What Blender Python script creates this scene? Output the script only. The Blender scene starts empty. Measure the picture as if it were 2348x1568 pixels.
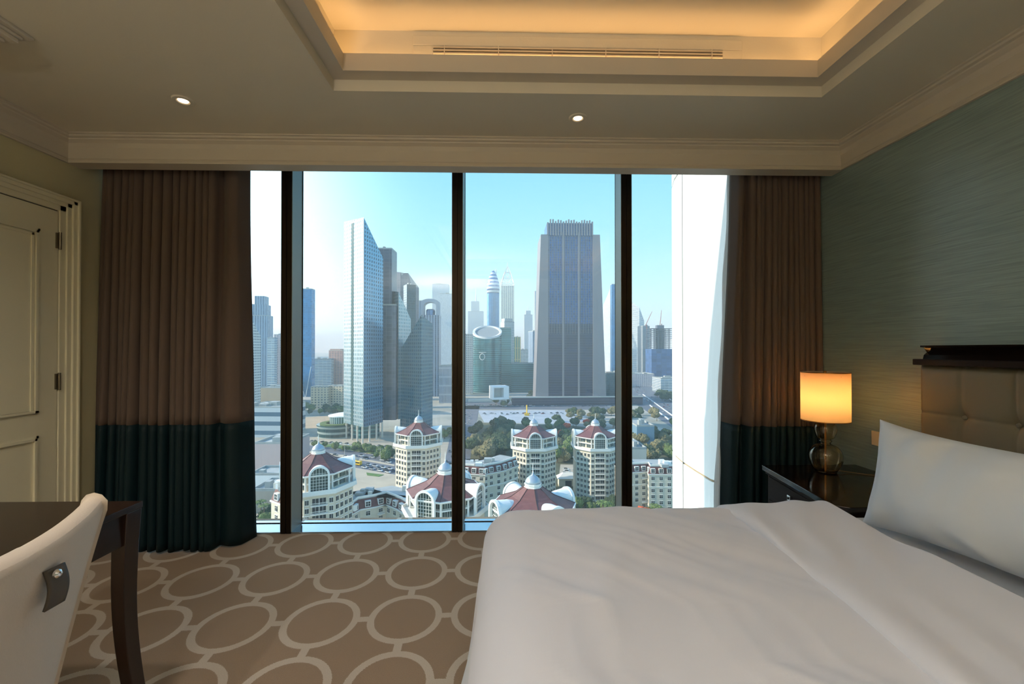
import bpy, math, random
from mathutils import Vector, Matrix, noise
R = math.radians
C = bpy.context.scene.collection
SC = bpy.context.scene
random.seed(7)
# ------------------------------------------------------------------ camera
W, H = 2348, 1568
FPX, YAW, PITCH, CY, EYE = 1000.0, R(1.3), R(0.4), 795.0, 1.3
cam = bpy.data.objects.new('camera', bpy.data.cameras.new('camera')); C.objects.link(cam)
cam.data.sensor_width = 36; cam.data.lens = FPX * 36 / W
cam.data.shift_y = (CY - H / 2) / W
cam.data.clip_start = 0.02; cam.data.clip_end = 20000
cam.location = (0, 0, EYE); cam.rotation_euler = (math.pi / 2 + PITCH, 0, -YAW)
SC.camera = cam
cF = Vector((math.sin(YAW) * math.cos(PITCH), math.cos(YAW) * math.cos(PITCH), math.sin(PITCH)))
cR = Vector((math.cos(YAW), -math.sin(YAW), 0)); cU = cR.cross(cF)
def ray(u, v): return cF + cR * ((u - W / 2) / FPX) + cU * ((CY - v) / FPX)
def aty(u, v, Y): d = ray(u, v); return Vector((0, 0, EYE)) + d * (Y / d.y)
def atz(u, v, Z): d = ray(u, v); return Vector((0, 0, EYE)) + d * ((Z - EYE) / d.z)
def atx(u, v, X): d = ray(u, v); return Vector((0, 0, EYE)) + d * (X / d.x)
# ------------------------------------------------------------------ view, sky, sun
SC.view_settings.view_transform = 'Standard'; SC.view_settings.look = 'None'
SC.view_settings.gamma = 1; SC.view_settings.exposure = 0.22
wd = bpy.data.worlds.new('sky'); SC.world = wd; wd.use_nodes = True
wt = wd.node_tree; wt.nodes.clear()
def wn(t, **k):
    n = wt.nodes.new(t)
    for a, b in k.items(): setattr(n, a, b)
    return n
tc = wn('ShaderNodeTexCoord'); sep = wn('ShaderNodeSeparateXYZ'); wt.links.new(tc.outputs['Generated'], sep.inputs[0])
rmp = wn('ShaderNodeValToRGB'); el = rmp.color_ramp.elements
el[0].position = 0.0; el[0].color = (0.70, 0.86, 0.92, 1)
el[1].position = 1.0; el[1].color = (0.05, 0.20, 0.55, 1)
for p_, c_ in ((0.10, (0.52, 0.78, 0.90, 1)), (0.24, (0.30, 0.64, 0.80, 1)), (0.42, (0.18, 0.50, 0.78, 1)), (0.7, (0.10, 0.33, 0.74, 1))):
    e_ = el.new(p_); e_.color = c_
wt.links.new(sep.outputs['Z'], rmp.inputs[0])
# glow around the low sun, out of frame to the left
SUN_AZ, SUN_EL = R(-94), R(27)            # azimuth from +y, negative = left
sdir = Vector((math.sin(SUN_AZ) * math.cos(SUN_EL), math.cos(SUN_AZ) * math.cos(SUN_EL), math.sin(SUN_EL)))
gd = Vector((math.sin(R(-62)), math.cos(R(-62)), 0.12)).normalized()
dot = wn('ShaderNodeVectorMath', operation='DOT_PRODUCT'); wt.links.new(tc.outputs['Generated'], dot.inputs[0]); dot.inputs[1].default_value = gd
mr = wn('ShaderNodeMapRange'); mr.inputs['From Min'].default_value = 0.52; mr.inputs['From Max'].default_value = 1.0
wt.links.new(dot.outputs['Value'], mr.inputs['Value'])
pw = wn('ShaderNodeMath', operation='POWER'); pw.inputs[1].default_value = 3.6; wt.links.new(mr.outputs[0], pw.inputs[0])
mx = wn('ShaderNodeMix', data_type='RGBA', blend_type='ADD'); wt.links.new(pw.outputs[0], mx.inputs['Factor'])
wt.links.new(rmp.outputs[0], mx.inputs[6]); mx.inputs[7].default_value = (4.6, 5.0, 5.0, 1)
bg = wn('ShaderNodeBackground'); bg.inputs['Strength'].default_value = 1.45
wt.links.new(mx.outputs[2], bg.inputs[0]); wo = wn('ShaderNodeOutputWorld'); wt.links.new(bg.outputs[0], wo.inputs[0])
sun = bpy.data.objects.new('sun', bpy.data.lights.new('sun', 'SUN')); C.objects.link(sun)
sun.data.energy = 6.0; sun.data.color = (1.0, 0.90, 0.76); sun.data.angle = R(0.6)
sun.rotation_euler = (-sdir).to_track_quat('-Z', 'Y').to_euler()
# ------------------------------------------------------------------ materials
MATS = {}
def lin(c): return tuple(((x / 255) / 12.92 if x / 255 <= 0.04045 else ((x / 255 + 0.055) / 1.055) ** 2.4) for x in c[:3])
def mat(name, col, rough=0.7, metal=0.0, spec=0.5, bump=0, bscale=50, var=0, vscale=5, emit=None, estr=0, stretch=None, sheen=0):
    if name in MATS: return MATS[name]
    m = bpy.data.materials.new(name); m.use_nodes = True; nt = m.node_tree; b = nt.nodes['Principled BSDF']
    c = tuple(col) + (1,)
    b.inputs['Base Color'].default_value = c; b.inputs['Roughness'].default_value = rough
    b.inputs['Metallic'].default_value = metal; b.inputs['Specular IOR Level'].default_value = spec
    if sheen: b.inputs['Sheen Weight'].default_value = sheen
    if emit: b.inputs['Emission Color'].default_value = tuple(emit) + (1,); b.inputs['Emission Strength'].default_value = estr
    if bump or var:
        t = nt.nodes.new('ShaderNodeTexCoord'); vec = t.outputs['Object']
        if stretch:
            mp = nt.nodes.new('ShaderNodeMapping'); mp.inputs['Scale'].default_value = stretch; nt.links.new(vec, mp.inputs[0]); vec = mp.outputs[0]
    if bump:
        n = nt.nodes.new('ShaderNodeTexNoise'); n.inputs['Scale'].default_value = bscale; n.inputs['Detail'].default_value = 4; nt.links.new(vec, n.inputs[0])
        bp = nt.nodes.new('ShaderNodeBump'); bp.inputs['Strength'].default_value = bump; bp.inputs['Distance'].default_value = 0.02
        nt.links.new(n.outputs[0], bp.inputs['Height']); nt.links.new(bp.outputs[0], b.inputs['Normal'])
    if var:
        n = nt.nodes.new('ShaderNodeTexNoise'); n.inputs['Scale'].default_value = vscale; n.inputs['Detail'].default_value = 5; nt.links.new(vec, n.inputs[0])
        r_ = nt.nodes.new('ShaderNodeValToRGB')
        r_.color_ramp.elements[0].position = 0.3; r_.color_ramp.elements[1].position = 0.7
        r_.color_ramp.elements[0].color = tuple(x * (1 - var) for x in col) + (1,)
        r_.color_ramp.elements[1].color = tuple(min(1, x * (1 + var)) for x in col) + (1,)
        nt.links.new(n.outputs[0], r_.inputs[0]); nt.links.new(r_.outputs[0], b.inputs['Base Color'])
    MATS[name] = m; return m
class NT:
    def __init__(s, name):
        s.m = bpy.data.materials.new(name); s.m.use_nodes = True; s.t = s.m.node_tree; s.b = s.t.nodes['Principled BSDF']; MATS[name] = s.m
    def n(s, typ, **k):
        n = s.t.nodes.new(typ)
        for a, b in k.items():
            if a == 'ins':
                for i, v in b.items(): n.inputs[i].default_value = v
            else: setattr(n, a, b)
        return n
    def l(s, a, b): s.t.links.new(a, b)
    def math(s, op, a, b=None, clamp=False):
        n = s.t.nodes.new('ShaderNodeMath'); n.operation = op; n.use_clamp = clamp
        for i, x in enumerate((a, b)):
            if x is None: continue
            if isinstance(x, (int, float)): n.inputs[i].default_value = x
            else: s.l(x, n.inputs[i])
        return n.outputs[0]
    def mix(s, f, a, b):
        n = s.t.nodes.new('ShaderNodeMix'); n.data_type = 'RGBA'
        if isinstance(f, (int, float)): n.inputs[0].default_value = f
        else: s.l(f, n.inputs[0])
        for i, x in ((6, a), (7, b)):
            if isinstance(x, tuple): n.inputs[i].default_value = tuple(x[:3]) + (1,)
            else: s.l(x, n.inputs[i])
        return n.outputs[2]
plaster = mat('plaster', lin((214, 206, 186)), 0.85, bump=0.03, bscale=90)
trimwhite = mat('trim_paint', lin((200, 190, 172)), 0.55)
door_paint = mat('door_paint', lin((224, 218, 190)), 0.45)
wall_cream = mat('cream_wall', lin((196, 188, 150)), 0.8, bump=0.05, bscale=200)
bronze = mat('dark_bronze', lin((40, 33, 26)), 0.35, 0.7)
alu = mat('grey_aluminium', lin((150, 160, 158)), 0.4, 0.3)
sillm = mat('sill_metal', lin((186, 204, 222)), 0.12, 0.9)
dwood = mat('dark_wood', lin((40, 26, 20)), 0.22, spec=0.6, var=0.25, vscale=3, stretch=(1, 8, 8))
lacq = mat('black_lacquer', lin((24, 17, 14)), 0.08, spec=0.6)
cabm = mat('espresso_wood', lin((36, 26, 22)), 0.5, spec=.12)
taupe = mat('taupe_fabric', lin((96, 80, 70)), 0.8, sheen=0.12, bump=0.15, bscale=400, stretch=(1, 1, 0.3))
teal = mat('teal_fabric', lin((6, 34, 40)), 0.6, spec=.3, sheen=0.0, bump=0.15, bscale=400, stretch=(1, 1, 0.3))
chairf = mat('ivory_upholstery', lin((196, 184, 170)), 0.85, sheen=0.3, bump=0.1, bscale=300)
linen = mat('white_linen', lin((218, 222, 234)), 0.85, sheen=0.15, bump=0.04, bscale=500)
sheetm = mat('white_cotton', lin((212, 220, 230)), 0.8, sheen=0.15, bump=0.03, bscale=500)
leather = mat('olive_leather', lin((118, 112, 92)), 0.5, bump=0.03, bscale=120)
chrome = mat('chrome', (0.8, 0.8, 0.8), 0.15, 1.0)
blackm = mat('black_metal', (0.02, 0.02, 0.02), 0.4, 0.6)
hingem = mat('hinge_steel', lin((120, 112, 96)), 0.35, 0.8)
strapm = mat('strap_leather', lin((72, 66, 58)), 0.5)
brass = mat('brushed_brass', lin((190, 140, 80)), 0.3, 0.9)
cream_plastic = mat('cream_plastic', lin((226, 206, 170)), 0.4)
cordm = mat('lamp_cord', lin((120, 90, 50)), 0.5)
# carpet: woven rings on a lattice
k = NT('ring_carpet'); g = k.n('ShaderNodeNewGeometry'); sp = k.n('ShaderNodeSeparateXYZ'); k.l(g.outputs['Position'], sp.inputs[0])
ax, ay, bx_, by_, ox, oy = 0.3966, 0.0237, -0.0283, 0.4332, -0.867, 2.118
det = ax * by_ - bx_ * ay
dx = k.math('SUBTRACT', sp.outputs[0], ox); dy = k.math('SUBTRACT', sp.outputs[1], oy)
def latt(p, q): return k.math('ADD', k.math('MULTIPLY', dx, p), k.math('MULTIPLY', dy, q))
li = latt(by_ / det, -bx_ / det); lj = latt(-ay / det, ax / det)
def cell(x): return k.math('SUBTRACT', k.math('FRACT', k.math('ADD', x, 0.5)), 0.5)
ci, cj = cell(li), cell(lj)
rr = k.math('SQRT', k.math('ADD', k.math('POWER', k.math('ABSOLUTE', ci), 2), k.math('POWER', k.math('ABSOLUTE', cj), 2)))
fz = k.n('ShaderNodeTexNoise', ins={'Scale': 260, 'Detail': 3}); k.l(g.outputs['Position'], fz.inputs[0])
fzo = k.math('MULTIPLY', k.math('SUBTRACT', fz.outputs[0], 0.5), 0.03)
rr = k.math('ADD', rr, fzo)
ring = k.math('LESS_THAN', k.math('ABSOLUTE', k.math('SUBTRACT', rr, 0.405)), 0.041)
outer = k.math('GREATER_THAN', rr, 0.40)
bar = k.math('LESS_THAN', k.math('ADD', k.math('MINIMUM', k.math('ABSOLUTE', ci), k.math('ABSOLUTE', cj)), fzo), 0.045)
pat = k.math('MAXIMUM', ring, k.math('MULTIPLY', outer, bar))
ns = k.n('ShaderNodeTexNoise', ins={'Scale': 420, 'Detail': 4, 'Roughness': 0.7}); k.l(g.outputs['Position'], ns.inputs[0])
fl = k.math('MULTIPLY', k.math('SUBTRACT', ns.outputs[0], 0.5), 1.4)
flc = k.math('ADD', fl, 1.0)
base = k.mix(pat, lin((150, 124, 96)), lin((196, 182, 164)))
vm = k.n('ShaderNodeVectorMath', operation='SCALE'); k.l(base, vm.inputs[0]); k.l(flc, vm.inputs['Scale'])
k.l(vm.outputs[0], k.b.inputs['Base Color']); k.b.inputs['Roughness'].default_value = 1; k.b.inputs['Sheen Weight'].default_value = 0.3
bp = k.n('ShaderNodeBump', ins={'Strength': 0.5, 'Distance': 0.004}); k.l(ns.outputs[0], bp.inputs['Height']); k.l(bp.outputs[0], k.b.inputs['Normal'])
carpet = k.m
# silk wallpaper
k = NT('silk_wallpaper'); t = k.n('ShaderNodeTexCoord'); mp = k.n('ShaderNodeMapping'); mp.inputs['Scale'].default_value = (1, 3.5, 130)
k.l(t.outputs['Object'], mp.inputs[0]); n = k.n('ShaderNodeTexNoise', ins={'Scale': 1.6, 'Detail': 5}); k.l(mp.outputs[0], n.inputs[0])
mk = k.n('ShaderNodeMapRange', ins={'From Min': 0.3, 'From Max': 0.7}); k.l(n.outputs[0], mk.inputs['Value'])
k.l(k.mix(mk.outputs[0], lin((116, 136, 132)), lin((142, 162, 158))), k.b.inputs['Base Color']); k.b.inputs['Roughness'].default_value = 0.4; k.b.inputs['Specular IOR Level'].default_value = .9
bp = k.n('ShaderNodeBump', ins={'Strength': 0.25, 'Distance': 0.002}); k.l(n.outputs[0], bp.inputs['Height']); k.l(bp.outputs[0], k.b.inputs['Normal'])
wallpaper = k.m
# thin window glass
k = NT('window_glass'); k.t.nodes.remove(k.b)
tr = k.n('ShaderNodeBsdfTransparent'); tr.inputs[0].default_value = (0.93, 0.97, 0.97, 1); gl = k.n('ShaderNodeBsdfGlossy', ins={'Roughness': 0.0})
fr = k.n('ShaderNodeFresnel', ins={'IOR': 1.52}); ms = k.n('ShaderNodeMixShader')
k.l(fr.outputs[0], ms.inputs[0]); k.l(tr.outputs[0], ms.inputs[1]); k.l(gl.outputs[0], ms.inputs[2]); k.l(ms.outputs[0], k.t.nodes['Material Output'].inputs[0])
glass = k.m
def translucent(name, col, tcol, ft, ftr):
    k = NT(name); k.t.nodes.remove(k.b)
    d = k.n('ShaderNodeBsdfDiffuse'); d.inputs[0].default_value = tuple(col) + (1,)
    a = k.n('ShaderNodeBsdfTranslucent'); a.inputs[0].default_value = tuple(tcol) + (1,)
    tp = k.n('ShaderNodeBsdfTransparent'); m1 = k.n('ShaderNodeMixShader'); m1.inputs[0].default_value = ft; m2 = k.n('ShaderNodeMixShader'); m2.inputs[0].default_value = ftr
    k.l(d.outputs[0], m1.inputs[1]); k.l(a.outputs[0], m1.inputs[2]); k.l(m1.outputs[0], m2.inputs[1]); k.l(tp.outputs[0], m2.inputs[2])
    k.l(m2.outputs[0], k.t.nodes['Material Output'].inputs[0]); return k.m
sheerm = translucent('sheer_voile', (0.85, 0.85, 0.85), (0.85, 0.87, 0.88), 0.5, 0.35)
shadem = translucent('lamp_shade_fabric', (0.9, 0.82, 0.66), (0.98, 0.84, 0.6), 0.6, 0.0)
k = NT('amber_glass'); k.b.inputs['Base Color'].default_value = (1.0, 0.88, 0.70, 1); k.b.inputs['Transmission Weight'].default_value = 1; k.b.inputs['Roughness'].default_value = 0.0; k.b.inputs['IOR'].default_value = 1.45
amber = k.m
bulbm = mat('lit_bulb', (1, 0.8, 0.5), emit=(1.0, 0.60, 0.26), estr=330)
covem = mat('cove_light', (1, 0.8, 0.5), emit=(1.0, 0.60, 0.26), estr=9)
dlm = mat('downlight_lens', (1, 0.9, 0.8), emit=(1.0, 0.74, 0.5), estr=2.2)
# ------------------------------------------------------------------ mesh helpers
class MB:
    def __init__(s): s.v = []; s.f = []; s.mi = []; s.uv = []; s.cur = 0
    def face(s, ids, uv=None): s.f.append(ids); s.mi.append(s.cur); s.uv.append(uv or [(0, 0)] * len(ids))
    def box(s, a, b):
        n = len(s.v); x0, y0, z0 = a; x1, y1, z1 = b
        s.v += [(x0, y0, z0), (x1, y0, z0), (x1, y1, z0), (x0, y1, z0), (x0, y0, z1), (x1, y0, z1), (x1, y1, z1), (x0, y1, z1)]
        for q in ((0, 3, 2, 1), (4, 5, 6, 7), (0, 1, 5, 4), (1, 2, 6, 5), (2, 3, 7, 6), (3, 0, 4, 7)): s.face([n + i for i in q])
        return s
    def prism(s, pts, z0, z1, roof=None, taper=None):
        """walls get UV in metres; z1 may be a list; taper=list of top points"""
        m = len(pts); n = len(s.v); z1s = z1 if isinstance(z1, (list, tuple)) else [z1] * m; tp = taper or pts
        z0s = z0 if isinstance(z0, (list, tuple)) else [z0] * m
        s.v += [(p[0], p[1], z) for p, z in zip(pts, z0s)] + [(p[0], p[1], z) for p, z in zip(tp, z1s)]
        acc = 0
        for i in range(m):
            j = (i + 1) % m; L = math.hypot(pts[j][0] - pts[i][0], pts[j][1] - pts[i][1])
            nb = round(acc) * 1.0
            s.face([n + i, n + j, n + m + j, n + m + i], [(0, z0s[i]), (L, z0s[j]), (L, z1s[j]), (0, z1s[i])]); acc += L
        old = s.cur
        if roof is not None: s.cur = roof
        s.face([n + m + i for i in range(m)]); s.cur = old
        s.face([n + m - 1 - i for i in range(m)]); return s
    def lathe(s, prof, c=(0, 0, 0), seg=32, sx=1, sy=1, a0=0):
        n = len(s.v); m = len(prof)
        for i in range(seg):
            a = a0 + 2 * math.pi * i / seg
            for r, z in prof: s.v.append((c[0] + r * sx * math.cos(a), c[1] + r * sy * math.sin(a), c[2] + z))
        for i in range(seg):
            j = (i + 1) % seg
            for q in range(m - 1):
                r = prof[q][0] or 1
                L = 2 * math.pi * prof[0][0] / seg
                s.face([n + i * m + q, n + j * m + q, n + j * m + q + 1, n + i * m + q + 1], [(i * L, prof[q][1]), ((i + 1) * L, prof[q][1]), ((i + 1) * L, prof[q + 1][1]), (i * L, prof[q + 1][1])])
        for q, rev in ((0, 1), (m - 1, 0)):
            if prof[q][0] > 1e-4:
                ids = [n + i * m + q for i in range(seg)]; s.face(ids[::-1] if rev else ids)
        return s
    def tube(s, pts, r, seg=8):
        n = len(s.v); pts = [Vector(p) for p in pts]
        for i, p in enumerate(pts):
            d = (pts[min(i + 1, len(pts) - 1)] - pts[max(i - 1, 0)]).normalized()
            u = d.cross(Vector((0, 0, 1))) if abs(d.z) < 0.9 else d.cross(Vector((1, 0, 0))); u.normalize(); w = d.cross(u)
            rr = r[i] if isinstance(r, (list, tuple)) else r
            for q in range(seg):
                a = 2 * math.pi * q / seg; s.v.append(tuple(p + u * rr * math.cos(a) + w * rr * math.sin(a)))
        for i in range(len(pts) - 1):
            for q in range(seg):
                z = (q + 1) % seg; s.face([n + i * seg + q, n + i * seg + z, n + (i + 1) * seg + z, n + (i + 1) * seg + q])
        s.face([n + q for q in range(seg)]); s.face([n + (len(pts) - 1) * seg + q for q in range(seg)][::-1]); return s
    def grid(s, fn, nu, nv):
        n = len(s.v)
        for i in range(nu + 1):
            for j in range(nv + 1): s.v.append(tuple(fn(i / nu, j / nv)))
        for i in range(nu):
            for j in range(nv):
                a = n + i * (nv + 1) + j; s.face([a, a + nv + 1, a + nv + 2, a + 1])
        return s
def link(name, data, parent=None, loc=None, rz=0):
    o = bpy.data.objects.new(name, data); C.objects.link(o)
    if loc is not None: o.location = loc
    if rz: o.rotation_euler = (0, 0, rz)
    if parent: o.parent = parent
    return o
def obj(name, mb, m, parent=None, loc=None, rz=0, smooth=False, bevel=0, solid=0, sub=0):
    me = bpy.data.meshes.new(name); me.from_pydata(mb.v, [], mb.f)
    for q in (m if isinstance(m, (list, tuple)) else [m]): me.materials.append(q)
    me.polygons.foreach_set('material_index', mb.mi)
    if any(any(c != (0, 0) for c in u) for u in mb.uv[:60]):
        ul = me.uv_layers.new(name='UVMap'); fl_ = [x for u in mb.uv for c in u for x in c]; ul.data.foreach_set('uv', fl_)
    if smooth: me.polygons.foreach_set('use_smooth', [True] * len(me.polygons)); 
    me.update()
    o = link(name, me, parent, loc, rz)
    if smooth == 'auto':
        me.set_sharp_from_angle(angle=R(35))
    if solid:
        md = o.modifiers.new('solid', 'SOLIDIFY'); md.thickness = solid; md.offset = 0
    if bevel:
        md = o.modifiers.new('bevel', 'BEVEL'); md.width = bevel; md.segments = 2; md.limit_method = 'ANGLE'
    if sub:
        md = o.modifiers.new('sub', 'SUBSURF'); md.levels = sub; md.render_levels = sub
    return o
def bx(*ab):
    m = MB()
    for i in range(0, len(ab), 2): m.box(ab[i], ab[i + 1])
    return m
def tag(o, label=None, cat=None, group=None, kind=None):
    if label: o['label'] = label
    if cat: o['category'] = cat
    if group: o['group'] = group
    if kind: o['kind'] = kind
    return o
def thing(name, label, cat, loc=(0, 0, 0), rz=0, group=None): return tag(link(name, None, None, loc, rz), label, cat, group)
def struct(name, mb, m, parent=None, **k_):
    o = obj(name, mb, m, parent, **k_)
    if not parent: o['kind'] = 'structure'
    return o
def dup(root, loc=None, rz=None, label=None, group=None, cat=None):
    r = root.copy(); C.objects.link(r)
    if loc is not None: r.location = loc
    if rz is not None: r.rotation_euler = (0, 0, rz)
    if label: r['label'] = label
    if group: r['group'] = group
    for ch in list(root.children):
        c = ch.copy(); C.objects.link(c); c.parent = r
        for g_ in list(ch.children):
            d = g_.copy(); C.objects.link(d); d.parent = c
    return r
# ------------------------------------------------------------------ room
XL, XR, YB = -2.6, 2.115, -3.0
ZC, ZB = 2.57, 2.415                  # ceiling, underside of the bulkhead
YF, YK, YW, YG = 2.665, 2.745, 3.125, 3.29   # bulkhead front, back, frame face, glass
struct('floor', bx((XL - .1, YB, -.12), (XR + .1, YG + .12, 0)), carpet)
struct('wall_left', bx((XL - .15, YB, 0), (XL, YG + .12, 2.95)), wall_cream)
struct('wall_right', bx((XR, YB, 0), (XR + .15, YG + .12, 2.95)), wallpaper)
struct('wall_back', bx((XL - .15, YB - .15, 0), (XR + .15, YB, 2.95)), wall_cream)
# coffered ceiling with cove
a = atz(768, 213, ZC); b = atz(1890, 218, ZC); CX0, CX1, CY1, CY0 = a.x, b.x, (a.y + b.y) / 2, -1.2
zA, wB, zC_, dC, zT = ZC + .055, .072, 2.708, .068, 2.868
m = MB()
m.box((XL, YB, ZC), (CX0, YF + .02, ZC + .3)); m.box((CX1, YB, ZC), (XR, YF + .02, ZC + .3))
m.box((CX0, CY1, ZC), (CX1, YF + .02, ZC + .3)); m.box((CX0, YB, ZC), (CX1, CY0, ZC + .3))
ceiling = struct('ceiling', m, plaster)
ix0, ix1, iy0, iy1 = CX0 + wB, CX1 - wB, CY0 + wB, CY1 - wB
m = MB()
lt = .03
L_ = .012
m.box((CX0, CY0, zA), (ix0 - L_, CY1, zA + .02)); m.box((ix1 + L_, CY0, zA), (CX1, CY1, zA + .02)); m.box((ix0 - L_, iy1 + L_, zA), (ix1 + L_, CY1, zA + .02)); m.box((ix0 - L_, CY0, zA), (ix1 + L_, iy0 - L_, zA + .02))
m.box((ix0 - .012, iy0, zA), (ix0, iy1, zC_)); m.box((ix1, iy0, zA), (ix1 + .012, iy1, zC_)); m.box((ix0 - .012, iy1, zA), (ix1 + .012, iy1 + .012, zC_)); m.box((ix0 - .012, iy0 - .012, zA), (ix1 + .012, iy0, zC_))
struct('trim_5', m, trimwhite)
ox0, ox1, oy0, oy1 = ix0 - dC, ix1 + dC, iy0 - dC, iy1 + dC
m = MB().box((ox0 - .1, oy0 - .1, zT), (ox1 + .1, oy1 + .1, zT + .08))
for q in (((ox0 - .1, oy0 - .1, zA + .02), (ox0, oy1 + .1, zT)), ((ox1, oy0 - .1, zA + .02), (ox1 + .1, oy1 + .1, zT)), ((ox0, oy1, zA + .02), (ox1, oy1 + .1, zT)), ((ox0, oy0 - .1, zA + .02), (ox1, oy0, zT))): m.box(*q)
struct('ceiling_cove', m, plaster)
cs = tag(link('cove_lighting', None, None, ((ix0 + ix1) / 2, (iy0 + iy1) / 2, zA + .03)), 'hidden warm cove lighting running round the raised ceiling tray', 'light')
cw = .02
for q in (((ix0 - .06, iy0, 0), (ix0 - .04, iy1, .012)), ((ix1 + .04, iy0, 0), (ix1 + .06, iy1, .012)), ((ix0, iy1 + .04, 0), (ix1, iy1 + .06, .012)), ((ix0, iy0 - .06, 0), (ix1, iy0 - .04, .012))):
    mm = MB().box(tuple(Vector(q[0]) - Vector((cs.location.x, cs.location.y, 0))), tuple(Vector(q[1]) - Vector((cs.location.x, cs.location.y, 0))))
    obj('light_strip', mm, covem, cs)
# slab closing the pocket above the curtains and the bulkhead itself
struct('wall_front', bx((XL, YF, ZB), (XR, YK, 2.86), (XL, YK, 2.78), (XR, YG + .12, 2.86)), trimwhite)
def crown(axis, at_, inward, lo, hi, name, mitre0=0, mitre1=0):
    # profile (projection from wall, z)
    pr = [(0, ZB + .0), (.016, ZB + .0), (.016, ZB + .010), (.010, ZB + .014), (.010, ZB + .022), (.016, ZB + .026), (.018, ZB + .09), (.03, ZB + .112), (.05, ZB + .125), (.052, ZB + .132), (.066, ZB + .136), (.07, ZB + .145), (.08, ZB + .148), (.08, ZC), (0, ZC)]
    m = MB(); n = len(pr)
    for end, L in ((0, lo), (1, hi)):
        for p, z in pr:
            q = L + (p if end == 0 else -p) * (mitre0 if end == 0 else mitre1)
            m.v.append((q, at_ + inward * p, z) if axis == 'x' else (at_ + inward * p, q, z))
    for i in range(n):
        j = (i + 1) % n; m.face([i, j, n + j, n + i])
    m.face(list(range(n))); m.face(list(range(n, 2 * n))[::-1])
    o = struct(name, m, trimwhite); return o
crown('x', YF, -1, XL, XR, 'trim_1', 1, 1)
crown('y', XL, 1, YB, YF, 'trim_2', 0, 1)
crown('y', XR, -1, YB, YF, 'trim_3', 0, 1)
# moulded ceiling panel corner, upper left
a = atz(80, 88, ZC)
m = MB()
for i, (off, z) in enumerate(((0, .014), (.022, .026), (.03, .045), (.055, .058))):
    m.box((a.x - .7, a.y - .9, ZC - z), (a.x - off, a.y - off, ZC - (0 if i == 0 else (.014, .026, .045)[i - 1])))
o = tag(obj('ceiling_moulding', m, trimwhite, bevel=.004), 'white stepped moulding panel on the ceiling in the upper left corner', 'moulding')
# baseboards
for nm, q in (('baseboard_left', ((XL, YB, 0), (XL + .015, 1.3, .14))), ('baseboard_right', ((XR - .015, YB, 0), (XR, YW, .14)))): struct(nm, bx(*q), trimwhite, bevel=.003)
# ------------------------------------------------------------------ window wall
win = tag(link('window_1', None, None, (0, YW, 0)), kind='structure')
def wp(name, q, m_, **k_):
    mm = MB()
    for i in range(0, len(q), 2): mm.box((q[i][0], q[i][1] - YW, q[i][2]), (q[i + 1][0], q[i + 1][1] - YW, q[i + 1][2]))
    return obj(name, mm, m_, win, **k_)
mull = [aty(644.5, 800, YW).x, aty(1037, 800, YW).x, aty(1425.5, 800, YW).x]
MW = aty(668, 800, YW).x - aty(644.5, 800, YW).x
for x in mull:
    wp('mullion', [(x, YW, 0), (x + MW * .47, YG, 2.78), (x + MW * .53, YW, 0), (x + MW, YG, 2.78), (x + MW * .4, YW + .012, 0), (x + MW * .6, YG, 2.78)], bronze)
    wp('mullion_reveal', [(x + MW, YW + .002, .012), (x + MW + .004, YG, 2.78), (x - .004, YW + .002, .012), (x, YG, 2.78)], alu)
    wp('gasket', [(x - .006, YG - .008, .03), (x + MW + .008, YG - .002, 2.76)], blackm)
edges = [XL] + mull + [XR]
for i in range(4):
    x0 = edges[i] + (MW if i else 0); x1 = edges[i + 1]
    wp('pane', [(x0, YG, .02), (x1, YG + .004, 2.78)], glass)
    wp('bottom_frame', [(x0 + .004, YW, 0), (x1 - .004, YG + .05, .012)], sillm)
    wp('glazing_bead', [(x0 + .004, YG - .008, .012), (x1 - .004, YG - .002, .017)], blackm)
    wp('head_frame', [(x0 + .004, YW, 2.74), (x1 - .004, YG + .05, 2.78)], alu)
# ------------------------------------------------------------------ door on the left wall
def lw(u, v): return atx(u, v, XL)
co = lw(170, 462); dc = lw(130, 483)
door = tag(link('door_1', None, None, (XL, 0, 0)), kind='structure')
dy1, dz = dc.y, dc.z; dy0 = dy1 - .86; cwid = co.y - dy1; czz = co.z - dz
m = MB()
for i, (f0, f1, p) in enumerate(((0, 1, .018), (.35, 1, .026), (.62, 1, .036), (.86, 1, .046))):
    m.box((0, dy1 + cwid * f0, 0), (p, dy1 + cwid * f1, dz + czz)); m.box((0, dy0 - cwid * f1, 0), (p, dy0 - cwid * f0, dz + czz))
    m.box((0, dy0 - cwid, dz + czz * f0), (p, dy1 + cwid, dz + czz * f1))
obj('door_casing', m, door_paint, door, bevel=.004)
obj('door_leaf', bx((0, dy0, .01), (.012, dy1 - .004, dz - .006)), door_paint, door)
pa = lw(85, 525)
m = MB(); py1, pz1 = pa.y, pa.z; py0 = dy0 + (dy1 - py1)
for w0, p in ((0, .018), (.012, .024), (.03, .017)):
    for q in (((.012, py1 - w0 - .012, .95), (p, py1 - w0, pz1 - w0)), ((.012, py0 + w0, .95), (p, py0 + w0 + .012, pz1 - w0)), ((.012, py0 + w0, pz1 - w0 - .012), (p, py1 - w0, pz1 - w0)), ((.012, py0 + w0, .95), (p, py1 - w0, .962))): m.box(*q)
obj('panel_moulding', m, door_paint, door)
m = MB()
for w0, p in ((0, .018), (.012, .024)):
    for q in (((.012, py1 - w0 - .012, .2), (p, py1 - w0, .82 - w0)), ((.012, py0 + w0, .2), (p, py0 + w0 + .012, .82 - w0)), ((.012, py0 + w0, .82 - w0 - .012), (p, py1 - w0, .82 - w0)), ((.012, py0 + w0, .2), (p, py1 - w0, .212))): m.box(*q)
obj('panel_moulding', m, door_paint, door)
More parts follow.
